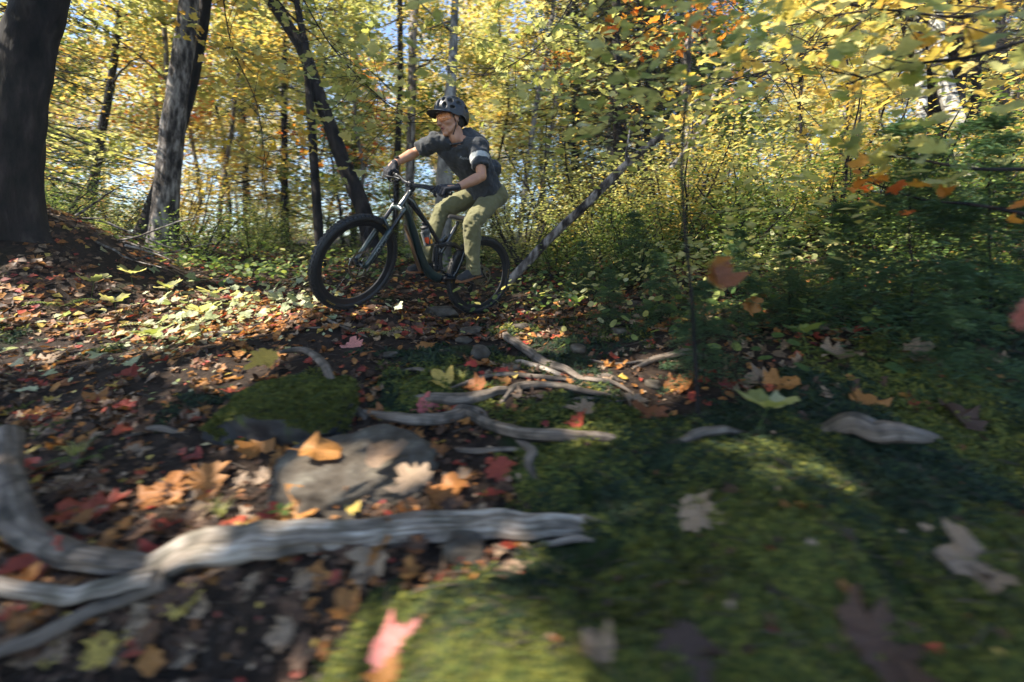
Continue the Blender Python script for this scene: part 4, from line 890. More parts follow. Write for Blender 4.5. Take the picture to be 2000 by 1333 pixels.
grow('maple_tree', 'huge dark trunk at the left edge above the shaded knoll, orange light beside it', rooted(TP((4, 400, 3.7), (50, 130, 3.75), (90, -60, 3.8), (110, -500, 3.9), (115, -900, 3.9))), .205, .11, 'dark', 'lime', n_limb=26, n_spray=440, zlo=3.6, reach=3.0, cull=True, seed=1, size=(.09, .15), per=34, n=28, flare=1.6, rough=.12, spray_rad=.6)
grow('maple_tree', 'grey trunk leaning right, broad at its foot, with a darker stem crossing behind it', rooted(TP((318, 500, 5.6), (330, 330, 5.6), (348, 170, 5.6), (370, -10, 5.7), (385, -400, 5.8), (380, -700, 5.8))), .155, .08, 'grey', 'yellow', n_limb=18, n_spray=200, zlo=4.6, reach=2.6, cull=True, seed=2, size=(.08, .14), n=24, flare=1.5, rough=.10, spray_rad=.55)
grow('maple_tree', 'dark slanting stem rising behind the broad grey trunk', rooted(TP((278, 480, 6.3), (325, 330, 6.3), (375, 150, 6.4), (405, -20, 6.4), (430, -300, 6.5))), .12, .06, 'dark', 'yellow', n_limb=10, n_spray=60, zlo=4.5, reach=1.6, cull=True, seed=3)
grow('leaning_tree', 'dark curved trunk leaning left over the front wheel, forked near the top', rooted(TP((712, 420, 6.2), (680, 340, 6.2), (650, 262, 6.2), (615, 165, 6.2), (585, 85, 6.2), (518, -20, 6.2), (440, -200, 6.2))), .125, .08, 'dark', 'yellow', n_limb=9, n_spray=80, zlo=3.6, reach=1.8, cull=True, seed=4)
for i, (lb, pts, r0, r1, bk, lf, z0, ns) in enumerate([
  ('upright fork stem growing from the dark curved trunk', TP((600, 130, 6.1), (590, 60, 6.15), (575, -30, 6.2), (560, -200, 6.3)), .06, .04, 'dark', 'yellow', 3.5, 30),
  ('slim grey stem left of the helmet', TP((798, 440, 8.5), (803, 250, 8.5), (806, 100, 8.5), (812, -60, 8.6)), .10, .08, 'grey', 'yellow', 3.2, 60),
  ('second slim dark stem close beside the slim grey one', TP((772, 440, 8.9), (776, 300, 8.9), (782, 150, 8.9), (780, -60, 9)), .08, .06, 'dark', 'lime', 3.2, 60),
  ('pale grey trunk seen directly behind the rider between his chest and thigh', TP((862, 500, 5.9), (868, 350, 5.9), (876, 230, 5.9), (884, 120, 6.3), (892, -60, 6.8)), .135, .05, 'pale', 'yellow', 3.4, 50),
  ('thin pale stem standing right of the rider', TP((1012, 480, 7.5), (1030, 330, 7.5), (1052, 180, 7.5), (1075, 60, 7.6), (1090, -80, 7.7)), .055, .035, 'pale', 'lime', 2.2, 70),
  ('thin whitish stem in the dark conifers right of centre', TP((1200, 480, 8), (1190, 300, 8), (1192, 180, 8), (1180, 60, 8), (1170, -80, 8)), .045, .03, 'pale', 'orange', 2.0, 40),
  ('dark stem beside the thin whitish one', TP((1225, 480, 7.6), (1220, 300, 7.6), (1212, 150, 7.6), (1205, -60, 7.6)), .07, .05, 'dark', 'orange', 2.6, 50),
  ('slender dark tree with many yellow leaves where the leaning log ends', TP((1362, 745, 1.75), (1352, 600, 1.78), (1338, 450, 1.82), (1332, 300, 1.86), (1345, 130, 1.9), (1350, -40, 1.95)), .008, .006, 'dark', 'lime', 1.0, 60),
  ('pale broken stem crossing the yellow leaves at upper right', TP((1660, 420, 5.2), (1650, 270, 5.2), (1641, 120, 5.2), (1630, -40, 5.3)), .05, .035, 'pale', 'yellow', 1.6, 70),
  ('dark tree forking left in the clump at upper right', TP((1872, 470, 4.6), (1850, 330, 4.6), (1812, 170, 4.6), (1780, 20, 4.6), (1765, -120, 4.6)), .13, .10, 'dark', 'yellow', 2.4, 60),
  ('white peeling birch trunk in the clump at upper right', TP((1905, 440, 4.3), (1885, 300, 4.3), (1850, 180, 4.35), (1828, 60, 4.4), (1850, -60, 4.4)), .085, .06, 'birch', 'yellow', 2.4, 50),
  ('narrow pale birch stem left of the white birch', TP((1812, 440, 4.4), (1798, 300, 4.4), (1800, 200, 4.4), (1795, 60, 4.5), (1790, -80, 4.5)), .055, .04, 'birch', 'lime', 2.4, 40),
  ('dark stem with white patches rising right of the clump', TP((1890, 430, 4.9), (1862, 200, 4.9), (1880, 60, 4.9), (1878, -80, 4.9)), .11, .08, 'dark', 'lime', 2.4, 50),
  ('thin dark tree between the two big left trunks', TP((172, 430, 7.5), (195, 280, 7.5), (215, 170, 7.5), (235, 20, 7.5)), .085, .05, 'dark', 'yellow', 2.6, 60),
  ('greyish trunk with a crook right of the top centre', TP((1350, 400, 6.4), (1345, 250, 6.4), (1340, 110, 6.4), (1370, 20, 6.5), (1350, -80, 6.5)), .085, .06, 'grey', 'orange', 2.4, 40)]):
    grow('tree', lb, rooted(pts), r0, r1, bk, lf, zlo=z0, n_limb=8, n_spray=ns, reach=1.4, seed=20 + i, n=14, flare=1.2, cull=True)
for i, (bx, by, lb) in enumerate(((-5.6, -1.2, 'unseen big maple added beyond the left edge to shade the foreground'), (-4.9, 1.3, 'second unseen maple added beyond the left edge to shade the trail'), (-3.6, -2.8, 'unseen maple added behind the viewpoint to shade the moss'))):  # out-of-view trees added to cast shade on foreground and trail
    grow('maple_tree', lb, [(bx, by, Hs(bx, by) - .2), (bx + .1, by, 3), (bx + .2, by + .2, 6), (bx + .2, by, 9)], .2, .08, 'grey', 'lime', n_limb=26, n_spray=560, zlo=3.6, reach=2.8, cull=True, seed=70 + i, size=(.10, .17), per=32, spray_rad=.6)
# fallen dead tree propped across the undergrowth
def plain_tube(name, label, cat, pts, rad, mat, n=12, seed=0, rough=.1, twigs=(), parent=None):
    o0 = np.array(pts[0], float); P_ = spline(np.array(pts) - o0, max(12, len(pts) * 6)); rad = np.interp(np.linspace(0, 1, len(P_)), np.linspace(0, 1, len(rad)), rad)
    mb = MB(); off = seed * 7.3
    mb.tube(P_, rad, n, True, disp=lambda i, th: 1 + rough * 2 * (vnoise(np.cos(th) * 1.6 + off + 5, np.sin(th) * 1.6 + i * .35 + 30, seed) - .5))
    for p, q, a, b_ in twigs: mb.tube(limb_path(np.array(p) - o0, np.array(q) - o0, .1, 7), np.linspace(a, b_, 7), 6)
    o = mb.build(name, mat); o.location = o0; tag(o, label, cat); return o
plain_tube('leaning_log', 'dead trunk propped diagonally from the undergrowth right of the rear wheel', 'log', TP((985, 560, 4.75), (1070, 470, 4.65), (1150, 395, 4.5), (1225, 320, 4.4), (1305, 255, 4.3)), [.052, .052, .048, .042, .032], M_bark['grey'], twigs=[(P(1300, 258, 4.3), P(1390, 170, 4.3), .024, .010), (P(1225, 320, 4.4), P(1230, 240, 4.4), .016, .005)])
plain_tube('bare_branch', 'bare forked pale branch angled up through the foliage right of the top centre', 'branch', TP((1310, 330, 4.9), (1370, 250, 4.9), (1405, 165, 4.9), (1470, 90, 4.9)), [.03, .028, .022, .012], M_bark['pale'], n=8, twigs=[(P(1405, 165, 4.9), P(1480, 130, 4.8), .014, .005), (P(1370, 250, 4.9), P(1300, 180, 4.9), .014, .005)])
# ------------------------------------------------------------------ the wood behind: a few kinds, copied
PROTO = {}
def proto(key, leafk, bark, ht, reach, n_spray, zlo, seed, size=(.10, .17), per=30, r0=.06, rad=.5):
    rg = np.random.default_rng(seed); P_ = limb_path((0, 0, -.4), (rg.uniform(-.5, .5), rg.uniform(-.3, .3), ht), .12, 10, rg); limbs = []; cs = []
    for i in range(16):
        f = rg.uniform(0, 1); z = zlo + (ht - zlo) * f; k = int(np.argmin(abs(P_[:, 2] - z))); p = P_[k]; a = rg.uniform(0, 2 * np.pi); L = reach * rg.uniform(.5, 1.1) * (1.2 - .7 * f)
        q = p + np.array([math.cos(a) * L, math.sin(a) * L, L * rg.uniform(0, .6)]); limbs.append((p, q, r0 * .3, r0 * .08))
        for j in range(n_spray // 16): u = rg.uniform(.15, 1.15); cs.append(p + (q - p) * u + rg.normal(0, .4, 3) * [1, 1, .7])
    tm, _ = trunk_mesh('trunk', P_, r0, r0 * .4, M_bark[bark], 10, limbs, 1.3, .06, seed)
    pos, R, s = sprays(np.array(cs), rg, per=per, size=size, rad=rad, tilt=.4); cm = instance_mesh('crown', RH_W, RH_T, pos, R, s, M_leaf[leafk]); PROTO[key] = (tm, cm)
proto('y1', 'yellow', 'grey', 9, 2.2, 190, .8, 51); proto('y2', 'lime', 'grey', 8, 2.3, 190, .5, 52); proto('y3', 'yellow', 'pale', 11, 2.4, 200, 1.5, 53)
proto('g1', 'green', 'dark', 8, 2.0, 190, .5, 54); proto('o1', 'orange', 'grey', 7.5, 1.8, 130, 1.0, 55); proto('l2', 'lime', 'dark', 10, 2.6, 210, 1.0, 56)
def conifer(seed, ht=11, nb=120, per=46, Lr=2.2, ns=(.07, .15), z0=.8, key=None, mk='dark', tr=.12, nw=.35):
    rg = np.random.default_rng(seed); P_ = limb_path((0, 0, -.036 * ht), (.018 * ht, 0, ht), .03, 8, rg); pos = []; R = []; S = []; limbs = []
    for i in range(nb):
        f = rg.uniform(0, 1); z = z0 + f * (ht - z0 * 1.2); L = (1 - f) * Lr + Lr * .13; a = rg.uniform(0, 2 * np.pi); p = np.array([P_[int(f * 7), 0], 0, z]); d = np.array([math.cos(a), math.sin(a), -.25]); q = p + d * L; limbs.append((p, q, tr * .12, tr * .03))
        k = per; u = rg.uniform(.1, 1.02, k); side = rg.normal(0, .065 * Lr, k) * (1.1 - u * .6); c = p + d * (u * L)[:, None] + np.stack([-math.sin(a) * side * 1.6, math.cos(a) * side * 1.6, rg.normal(0, .014 * Lr, k) - abs(side) * .3], 1); pos.append(c); R.append(rand_rot(k, .45, rg)); S.append(rg.uniform(*ns, k))
    tm, _ = trunk_mesh('trunk', P_, tr, tr * .17, M_bark['dark'], 10, limbs, 1.2, .06, seed); W = RH_W * [nw, 1, 1]
    cm = instance_mesh('crown', W, RH_T, np.concatenate(pos), np.concatenate(R), np.concatenate(S), M_leaf[mk]); PROTO[key or 'c%d' % seed] = (tm, cm)
conifer(1); conifer(2, 9); conifer(3, .9, 90, 70, .40, (.030, .055), .08, 'cs', 'fir', .006, .20)
NAMES = {'y1': ('yellow_maple', 'yellow-leaved tree'), 'y2': ('lime_maple', 'yellow-green leafy tree'), 'y3': ('yellow_birch', 'pale-stemmed yellow tree'),
         'g1': ('green_tree', 'green leafy tree standing among the yellow trees'), 'o1': ('orange_maple', 'orange-leaved tree standing among the yellow trees'), 'l2': ('lime_maple', 'broad yellow-green tree with dark stem'), 'c1': ('fir_tree', 'dark green conifer'), 'cs': ('fir_sapling', 'small dark green fir sapling'), 'c2': ('fir_tree', 'dark green conifer')}
def place_words(x, y):
    u = CU + FPX * x / y
    where = ['seen left of the big left trunk', 'seen between the two big left trunks', 'seen left of the curved trunk', 'seen above the front wheel', 'seen behind the rider', 'seen just right of the rider', 'seen behind the leaning log', 'seen behind the slender sapling', 'seen left of the birch clump', 'seen behind the birch clump', 'seen at the right edge'][int(np.searchsorted([40, 270, 420, 640, 800, 1000, 1150, 1320, 1480, 1760, 1920], u, side='left')) if u < 1920 else 10]
    return (' near the trail, ' if y < 8.5 else ' in the near wood, ' if y < 12 else ' amid the wood, ' if y < 19 else ' deep in the wood, ') + where
def place_tree(key, x, y, sc, rz, tilt=(0, 0), label=None):
    tm, cm = PROTO[key]; nm, lb = NAMES[key]; t = empty(nm, (x, y, Hs(x, y) - .1)); t.rotation_euler = (tilt[0], tilt[1], rz); t.scale = (sc, sc, sc)
    link('trunk', tm, t); link('crown', cm, t); lb = lb.replace(' behind the trail', '').replace(' standing in the bright wood', '').replace(' standing among the yellow trees', '').replace(' in the wood behind', '') + place_words(x, y)
    tag(t, label or lb, 'tree', {'y': 'yellow trees of the wood behind', 'l': 'yellow trees of the wood behind', 'g': 'green trees of the wood behind', 'o': 'orange trees of the wood behind', 'c': 'dark conifers of the wood behind'}[key[0]]); return t
rg = np.random.default_rng(5)
def scatter_trees(n, y0, y1, wts, dmin, xr=None, sc=(.8, 1.2)):
    pts = []; k = 0; tries = 0
    while k < n and tries < 6000:
        tries += 1; y = rg.uniform(y0, y1); u = rg.uniform(-80, 2080) if xr is None else rg.uniform(*xr); x = (u - CU) / FPX * y
        if any((x - a) ** 2 + (y - b_) ** 2 < dmin ** 2 for a, b_ in pts): continue
        pts.append((x, y)); key = rg.choice(list(wts.keys()), p=np.array(list(wts.values())) / sum(wts.values())); place_tree(str(key), x, y, rg.uniform(*sc), rg.uniform(0, 6.28), (rg.normal(0, .06), rg.normal(0, .08))); k += 1
scatter_trees(20, 7.6, 12, {'y1': 2, 'y2': 3, 'l2': 2, 'g1': 1.5, 'y3': 1}, 1.6, sc=(.7, 1.0))
scatter_trees(30, 12, 19, {'y1': 2.5, 'y2': 2, 'y3': 2, 'l2': 3, 'g1': 3.5, 'o1': 2}, 1.9)
scatter_trees(34, 19, 32, {'y1': 3, 'y2': 2, 'y3': 3, 'l2': 2, 'g1': 2, 'o1': 2}, 2.2, sc=(1.0, 1.4))
for u, y, k, s in ((1120, 9.5, 'c1', .9), (1200, 11, 'c2', 1.0), (1290, 10, 'c1', .85), (690, 13, 'c2', 1.0), (560, 10.5, 'c1', .9), (480, 14, 'c2', 1.0), (1060, 15, 'c2', 1.1), (1400, 13, 'c2', 1), (1560, 9, 'c2', .6), (60, 6.2, 'c1', .8), (-60, 5.0, 'c2', .8), (1960, 6.5, 'c1', .7), (1200, 7.0, 'c1', .9), (1120, 8.2, 'c2', .95), (1265, 8, 'c2', .9), (1330, 8.5, 'c1', .7), (1450, 9, 'c2', .8), (1250, 7.2, 'c1', .55), (1900, 5.6, 'c2', .55)):
    place_tree(k, (u - CU) / FPX * y, y, s, u * .7)
far = []
rgf = np.random.default_rng(9); n = 2600; y = rgf.uniform(34, 48, n); x = rgf.uniform(-1.5, 1.5, n) * y; z = H(x, y) + rgf.uniform(0, 1, n) ** 1.4 * 15
pos, R, s = sprays(np.stack([x, y, z], 1), rgf, per=14, rad=1.1, flat=.25, tilt=.5, size=(.22, .42))
o = link('distant_woods', instance_mesh('distant_woods', RH_W, RH_T, pos, R, s, M_leaf['lime'])); o['kind'] = 'stuff'
# ------------------------------------------------------------------ shrubs and saplings of the understorey
def shrub_mesh(seed, ht, reach, ns, leafk, size, per=18, W=RH_W, T=RH_T, rad=.2):
    rg = np.random.default_rng(seed); mb = MB(); cs = []
    for i in range(7):
        a = rg.uniform(0, 6.28); q = np.array([math.cos(a) * reach * rg.uniform(.3, 1), math.sin(a) * reach * rg.uniform(.3, 1), ht * rg.uniform(.5, 1)]); pth = limb_path((0, 0, -.08), q, .15, 8, rg); mb.tube(pth, np.linspace(.012, .003, 8) * ht, 6)
        for j in range(ns // 7): cs.append(pth[rg.integers(2, 8)] + rg.normal(0, .16, 3) * reach)
    pos, R, s = sprays(np.array(cs), rg, per=per, size=size, rad=rad, tilt=.4)
    return mb.mesh('stem', M_bark['dark']), instance_mesh('foliage', W, T, pos, R, s, M_leaf[leafk])
SH = [shrub_mesh(71, 1.3, .7, 70, 'lime', (.035, .06)), shrub_mesh(72, 1.1, .8, 70, 'green', (.035, .06)), shrub_mesh(73, 1.7, .8, 84, 'yellow', (.04, .065)), shrub_mesh(74, .7, .6, 56, 'green', (.03, .05)), shrub_mesh(75, .8, .5, 42, 'lime', (.03, .055))]
SL = ['yellow-green shrub in the undergrowth behind the trail', 'green shrub in the undergrowth behind the trail', 'tall yellow-leaved shrub in the undergrowth behind the trail', 'low green shrub on the forest floor behind the trail', 'low yellow-green shrub on the forest floor behind the trail']
def place_shrub(i, x, y, sc, label=None):
    st, fo = SH[i]; t = empty('shrub', (x, y, Hs(x, y) - .02)); t.rotation_euler = (0, 0, rg.uniform(0, 6.28)); t.scale = (sc,) * 3; link('stem', st, t); link('foliage', fo, t)
    tag(t, label or SL[i].split(' in the')[0].split(' on the')[0] + place_words(x, y), 'shrub', SL[i].replace('shrub', 'shrubs', 1)); return t
k = 0
while k < 95:
    y = rg.uniform(5.2, 11); u = rg.uniform(-60, 2060); x = (u - CU) / FPX * y
    if 560 < u < 1010 and y < 6.3: continue
    place_shrub(int(rg.choice(5, p=[.24, .30, .16, .17, .13])), x, y, rg.uniform(.7, 1.25)); k += 1
for (u, y, i, s) in ((1130, 4.4, 3, .7), (1240, 4.0, 1, .55), (1420, 3.9, 1, .8), (1520, 3.4, 3, .8), (1600, 4.2, 2, .9), (1700, 3.6, 1, .9), (1760, 3.2, 3, .9), (1850, 3.3, 1, 1.0), (1950, 2.9, 3, 1.0), (1560, 2.8, 4, .5), (1900, 2.4, 3, .7), (1480, 4.3, 1, 1.0), (1560, 4.4, 1, 1.1), (1640, 4.0, 1, 1.1), (1720, 4.2, 1, 1.2), (1790, 3.9, 1, 1.2), (1380, 4.6, 1, 1.0), (1300, 4.4, 3, 1.1), (1220, 4.8, 1, .9), (1960, 4.2, 1, 1.4), (1880, 4.1, 1, 1.2), (1450, 4.8, 0, 1.0), (1320, 5, 2, 1.0), (1180, 5.2, 0, .8), (1800, 4.6, 2, 1.0), (1030, 5.4, 0, .8), (1080, 5.0, 1, .7), (1120, 5.6, 1, 1.0), (1160, 5.8, 0, 1.1), (1210, 5.6, 1, 1.0), (1260, 5.3, 0, 1.0), (1320, 5.5, 0, 1.1), (1370, 5.2, 1, 1.1), (1430, 5.4, 0, 1.1), (1490, 5.2, 1, 1.1), (1550, 5.0, 0, 1.1), (1610, 5.3, 2, 1.2), (1100, 6.2, 2, 1.2), (1000, 6.4, 0, 1.1), (940, 6.8, 0, 1.0), (2000, 3.6, 2, 1.1), (1660, 2.7, 3, .5), (90, 4.5, 3, .7), (210, 4.7, 4, .5)):
    place_shrub(i, (u - CU) / FPX * y, y, s)
# ------------------------------------------------------------------ overhanging leafy branches
LEAFM = {}
def leaf_mesh(mat, k):
    if (mat.name, k) not in LEAFM: W_, T_ = leaf_template(maple_outline(), 1, .3, 30 + k, False); LEAFM[(mat.name, k)] = mesh_arrays('leaf', W_, T_, mat)
    return LEAFM[(mat.name, k)]
def hanging_branch(label, pts, mat, n_leaf, size, seed, spread=.25, name='leafy_branch', W=None, T=None):
    rg = np.random.default_rng(seed); o0 = np.array(pts[0]); P_ = spline(np.array(pts) - o0, 20); t = empty(name, o0); mb = MB(); mb.tube(P_, np.linspace(.010, .003, 20), 6)
    pos = []
    for i in range(n_leaf // 4):
        k = rg.integers(3, 20); q = P_[k] + rg.normal(0, spread, 3) * [1, .8, .55]; mb.tube([P_[k], (P_[k] + q) / 2 + rg.normal(0, .02, 3), q], [.004, .003, .002], 5)
        for j in range(4): pos.append(q + rg.normal(0, size * .7, 3))
    pos = np.array(pos)[:300]; Rr = rand_rot(len(pos), .55, rg); mb.build('twig', M_bark['dark'], t)
    for i in range(len(pos)):
        o = link('leaf', leaf_mesh(mat, i % 4), t); z = rg.uniform(.7, 1.2) * size; M4 = Matrix(Rr[i].T.tolist()).to_4x4(); M4.translation = Vector(pos[i]); o.matrix_local = M4 @ Matrix.Scale(z, 4)
    tag(t, label, 'branch'); return t
hanging_branch('yellow and green leaves hanging in front of the top of the clump at upper right', TP((2080, -60, 2.0), (1900, 30, 2.0), (1700, 20, 2.1), (1500, 60, 2.3)), M_leaf['yellow'], 150, .085, 1, .26)
hanging_branch('large blurred lime leaves on the twig below the yellow ones at upper right', TP((2060, 60, 1.7), (1900, 110, 1.7), (1760, 130, 1.75), (1640, 170, 1.8)), M_leaf['lime'], 60, .085, 2, .20)
hanging_branch('bright yellow leaves filling the space left of the birch clump', TP((1760, -30, 3.0), (1660, 60, 3.0), (1560, 110, 3.0), (1450, 160, 3.1)), M_leaf['yellow'], 260, .09, 3, .42)
hanging_branch('yellow-green maple leaves hanging over the front wheel', TP((560, -60, 4.6), (640, 80, 4.5), (720, 170, 4.4), (800, 240, 4.3)), M_leaf['lime'], 240, .10, 4, .45)
hanging_branch('orange leaves on a twig at the top centre right', TP((1420, -40, 3.6), (1360, 20, 3.6), (1280, 50, 3.6), (1190, 110, 3.6)), M_leaf['orange'], 130, .075, 5, .28)
hanging_branch('golden leaves above and right of the helmet', TP((1150, -60, 4.6), (1080, 60, 4.6), (1010, 120, 4.6), (940, 150, 4.5)), M_leaf['lime'], 170, .085, 6, .4)
hanging_branch('green leaves on a low twig in front of the birch clump', TP((2060, 330, 1.9), (1900, 330, 1.9), (1780, 310, 2.0), (1640, 300, 2.1)), M_leaf['lime'], 44, .085, 7, .16)
hanging_branch('orange and red leaves on a low twig under the birch clump', TP((2060, 430, 1.8), (1900, 400, 1.9), (1800, 390, 2.0), (1680, 350, 2.1)), M_leaf['orange'], 26, .07, 8, .13)
hanging_branch('yellow leaves between the two big left trunks', TP((430, -60, 4.9), (450, 80, 4.9), (500, 200, 4.9), (520, 330, 4.8)), M_leaf['yellow'], 190, .09, 9, .42)
hanging_branch('orange leaves glowing beside the huge left trunk at the top left corner', TP((-60, 20, 5.6), (0, 80, 5.6), (30, 130, 5.6), (60, 190, 5.6)), M_leaf['orange'], 90, .10, 10, .30)
hanging_branch('red-orange leaves low between the slanting trunk and the rider', TP((560, 240, 7.0), (600, 280, 7.0), (640, 300, 7.0), (690, 330, 7.0)), M_leaf['orange'], 70, .10, 11, .35)
# ------------------------------------------------------------------ roots and wood on the trail
def wood_mat(name, c0, c1, c2, dark=.25):
    m, nt, b = mat_new(name); uv = N(nt, 'ShaderNodeTexCoord'); mp = N(nt, 'ShaderNodeMapping'); mp.inputs['Scale'].default_value = (14, 5, 1); nt.links.new(uv.outputs['UV'], mp.inputs[0])
    n1 = N(nt, 'ShaderNodeTexNoise'); n1.inputs['Scale'].default_value = 1; n1.inputs['Detail'].default_value = 8; n1.inputs['Roughness'].default_value = .65; nt.links.new(mp.outputs[0], n1.inputs['Vector'])
    n2 = N(nt, 'ShaderNodeTexNoise'); n2.inputs['Scale'].default_value = 14; n2.inputs['Detail'].default_value = 4; nt.links.new(uv.outputs['Object'], n2.inputs['Vector'])
    r = ramp(nt, [(.28, c0), (.5, c1), (.7, c2)]); nt.links.new(n1.outputs['Fac'], r.inputs[0])
    r2 = ramp(nt, [(.35, (dark, dark, dark * .9)), (.55, (1, 1, 1))]); nt.links.new(n2.outputs['Fac'], r2.inputs[0])
    mx = N(nt, 'ShaderNodeMix', data_type='RGBA', blend_type='MULTIPLY'); mx.inputs['Factor'].default_value = 1; nt.links.new(r.outputs[0], mx.inputs['A']); nt.links.new(r2.outputs[0], mx.inputs['B']); nt.links.new(mx.outputs['Result'], b.inputs['Base Color'])
    b.inputs['Roughness'].default_value = .75; bp = N(nt, 'ShaderNodeBump'); bp.inputs['Distance'].default_value = .006; bp.inputs['Strength'].default_value = .9; nt.links.new(n1.outputs['Fac'], bp.inputs['Height']); nt.links.new(bp.outputs[0], b.inputs['Normal']); return m
M_root = wood_mat('worn_root', (.035, .026, .020), (.13, .10, .078), (.26, .215, .175)); M_log = wood_mat('bleached_root', (.04, .028, .020), (.23, .185, .145), (.54, .485, .42), .4)
M_stick = wood_mat('stick_wood', (.02, .015, .011), (.07, .05, .037), (.14, .11, .085))
def root(label, px, rad, mat=None, name='tree_root', cat='root', seed=0, sink=.35, sq=.75, side=(), n=18, lift=None):
    kk = np.mean([G(u, v)[1] * (v - 500) / 400 for u, v in px]); rad = [r * kk for r in rad]; lift = None if lift is None else [q * kk for q in lift]
    rq = np.interp(np.linspace(0, 1, len(px)), np.linspace(0, 1, len(rad)), rad)
    pts = [G(u, v, rq[i] * (1 - sink) if lift is None else lift[i]) for i, (u, v) in enumerate(px)]
    if lift is None: pts[0] = pts[0] - [0, 0, rq[0] * 1.7]; pts[-1] = pts[-1] - [0, 0, rq[-1] * 2.2 + .006]
    o0 = pts[0].copy(); P_ = spline(np.array(pts) - o0, len(pts) * 9); m = len(P_); rr = np.interp(np.linspace(0, 1, m), np.linspace(0, 1, len(rad)), rad); rg = np.random.default_rng(seed); P_ = P_ + np.stack([fbm(np.arange(m) * .12, np.full(m, seed + 3.), 1, 2, seed + k) * rr * .4 for k in range(3)], 1)
    s0 = seed * 3.1
    dp = lambda i, th: 1 + .20 * (vnoise(np.cos(th) * 1.8 + s0 + 9, np.sin(th) * 1.8 + i * .08 + 20, seed) - .5) * 2 + .22 * (vnoise(th * 2.6 + 30, np.full_like(th, i * .05 + s0), seed + 4) - .5) * 2
    mb = MB(); mb.tube(P_, rr, n, True, squash=sq, disp=dp)
    for (k, du, dv, r_) in side:
        b_ = P_[k]; q = G(px[0][0], px[0][1]) * 0; end = b_ + np.array([du, dv, -.03]); mb.tube(limb_path(b_, end, .12, 8, rg), np.linspace(r_, r_ * .3, 8), 8)
    o = mb.build(name, mat or M_root); o.location = o0; return tag(o, label, cat)
root('long bleached root lying across the foreground, bright in the sun', [(215, 1150), (300, 1118), (400, 1088), (520, 1062), (640, 1046), (760, 1036), (900, 1032), (1020, 1034), (1120, 1030), (1185, 1022)], [.019, .024, .028, .028, .025, .024, .025, .024, .019, .010], M_log, seed=2, sink=.45, sq=.8, n=36)
root('splinter at the broken right end of the bleached root', [(1060, 1022), (1130, 1018), (1205, 1012)], [.008, .008, .003], M_log, seed=31, sink=-.6)
root('lower splinter under the right end of the bleached root', [(1050, 1052), (1110, 1056), (1175, 1050)], [.009, .008, .003], M_log, seed=32, sink=-.1)
root('thick blurred root rising at the left edge behind the bleached one', [(20, 840), (14, 910), (22, 985), (60, 1050), (140, 1085), (250, 1108), (330, 1108)], [.020, .022, .022, .019, .017, .016, .012], M_root, seed=5, n=24, lift=[.09, .07, .045, .025, .02, .02, .01])
root('pale root running off the left edge below the thick one', [(300, 1130), (190, 1156), (90, 1164), (-40, 1150)], [.016, .015, .013, .012], M_log, seed=7, n=20, lift=[.03, .03, .03, .03])
root('thin root stub in the dark hollow at bottom left', [(330, 1140), (200, 1190), (90, 1240), (-20, 1290)], [.016, .011, .009, .006], M_root, seed=9, lift=[.02, .03, .04, .03])
root('gnarled brown root curving below the middle of the trail', [(700, 795), (760, 815), (830, 822), (890, 815), (905, 806), (950, 828), (1010, 848), (1090, 855), (1180, 855), (1275, 862)], [.010, .020, .024, .022, .018, .021, .020, .018, .016, .008], seed=11, sink=.1)
root('short root nub joining the gnarled root from the right', [(880, 812), (900, 800), (935, 806), (960, 828)], [.012, .017, .018, .012], seed=12, sink=.1)
root('flat grey root just above the gnarled one', [(795, 770), (850, 780), (920, 778), (970, 768), (1020, 755)], [.010, .021, .025, .020, .010], seed=13, sink=.2)
root('long slim root continuing right of the flat grey one', [(975, 778), (1010, 758), (1080, 755), (1150, 765), (1240, 772)], [.014, .016, .014, .013, .007], seed=14, sink=.1)
root('light root bending down the trail right of the rear wheel', [(985, 632), (992, 658), (1025, 682), (1060, 705), (1110, 728), (1150, 742)], [.016, .026, .026, .024, .018, .008], M_root, seed=15, sink=.2)
root('pale splintered root crossing below the bending one', [(985, 700), (1020, 712), (1070, 722), (1120, 735)], [.010, .017, .014, .006], M_log, seed=16, sink=.2)
root('arched root draped over the mossy boulder', [(545, 690), (585, 684), (620, 700), (645, 735), (655, 775)], [.009, .017, .018, .015, .009], seed=17, sink=0, lift=[.10, .10, .09, .07, .02])
root('thin bare stick pointing at the front tyre', [(608, 606), (640, 626), (690, 648), (735, 662)], [.009, .013, .012, .005], M_root, seed=18, name='stick', cat='stick')
root('root at the right end of the trail, beside the green seedling', [(1300, 866), (1350, 852), (1410, 842), (1465, 838)], [.008, .017, .016, .008], seed=19, sink=.1)
root('short grey root half hidden in moss above the slim root', [(1140, 742), (1180, 736), (1230, 742)], [.010, .016, .008], seed=20, sink=.2)
root('weathered wood lying on the bank far right of the trail', [(1610, 826), (1680, 832), (1750, 842), (1830, 838)], [.022, .040, .036, .014], M_root, seed=21, sink=.1, name='rotten_wood', cat='wood')
root('broken grey wood in the litter left of the slender sapling', [(1235, 712), (1290, 700), (1345, 690), (1400, 700)], [.012, .022, .024, .01], seed=22, sink=.2, name='rotten_wood', cat='wood')
root('flat pale wood at the far end of the bank', [(1560, 642), (1630, 640), (1700, 650)], [.016, .026, .012], M_root, seed=23, name='rotten_wood', cat='wood')
root('sunlit fallen stick on the bright patch at left', [(330, 668), (420, 652), (520, 640)], [.012, .016, .008], M_log, seed=24, name='stick', cat='stick')
root('slim twig lying near the grey flat rock', [(120, 1010), (170, 1040), (215, 1030)], [.004, .006, .003], M_stick, seed=25, name='twig', cat='twig', sink=-.5)
root('second slim twig left of the orange leaf pile', [(395, 1000), (440, 995), (480, 985)], [.003, .0035, .002], M_stick, seed=26, name='twig', cat='twig', sink=-.5)
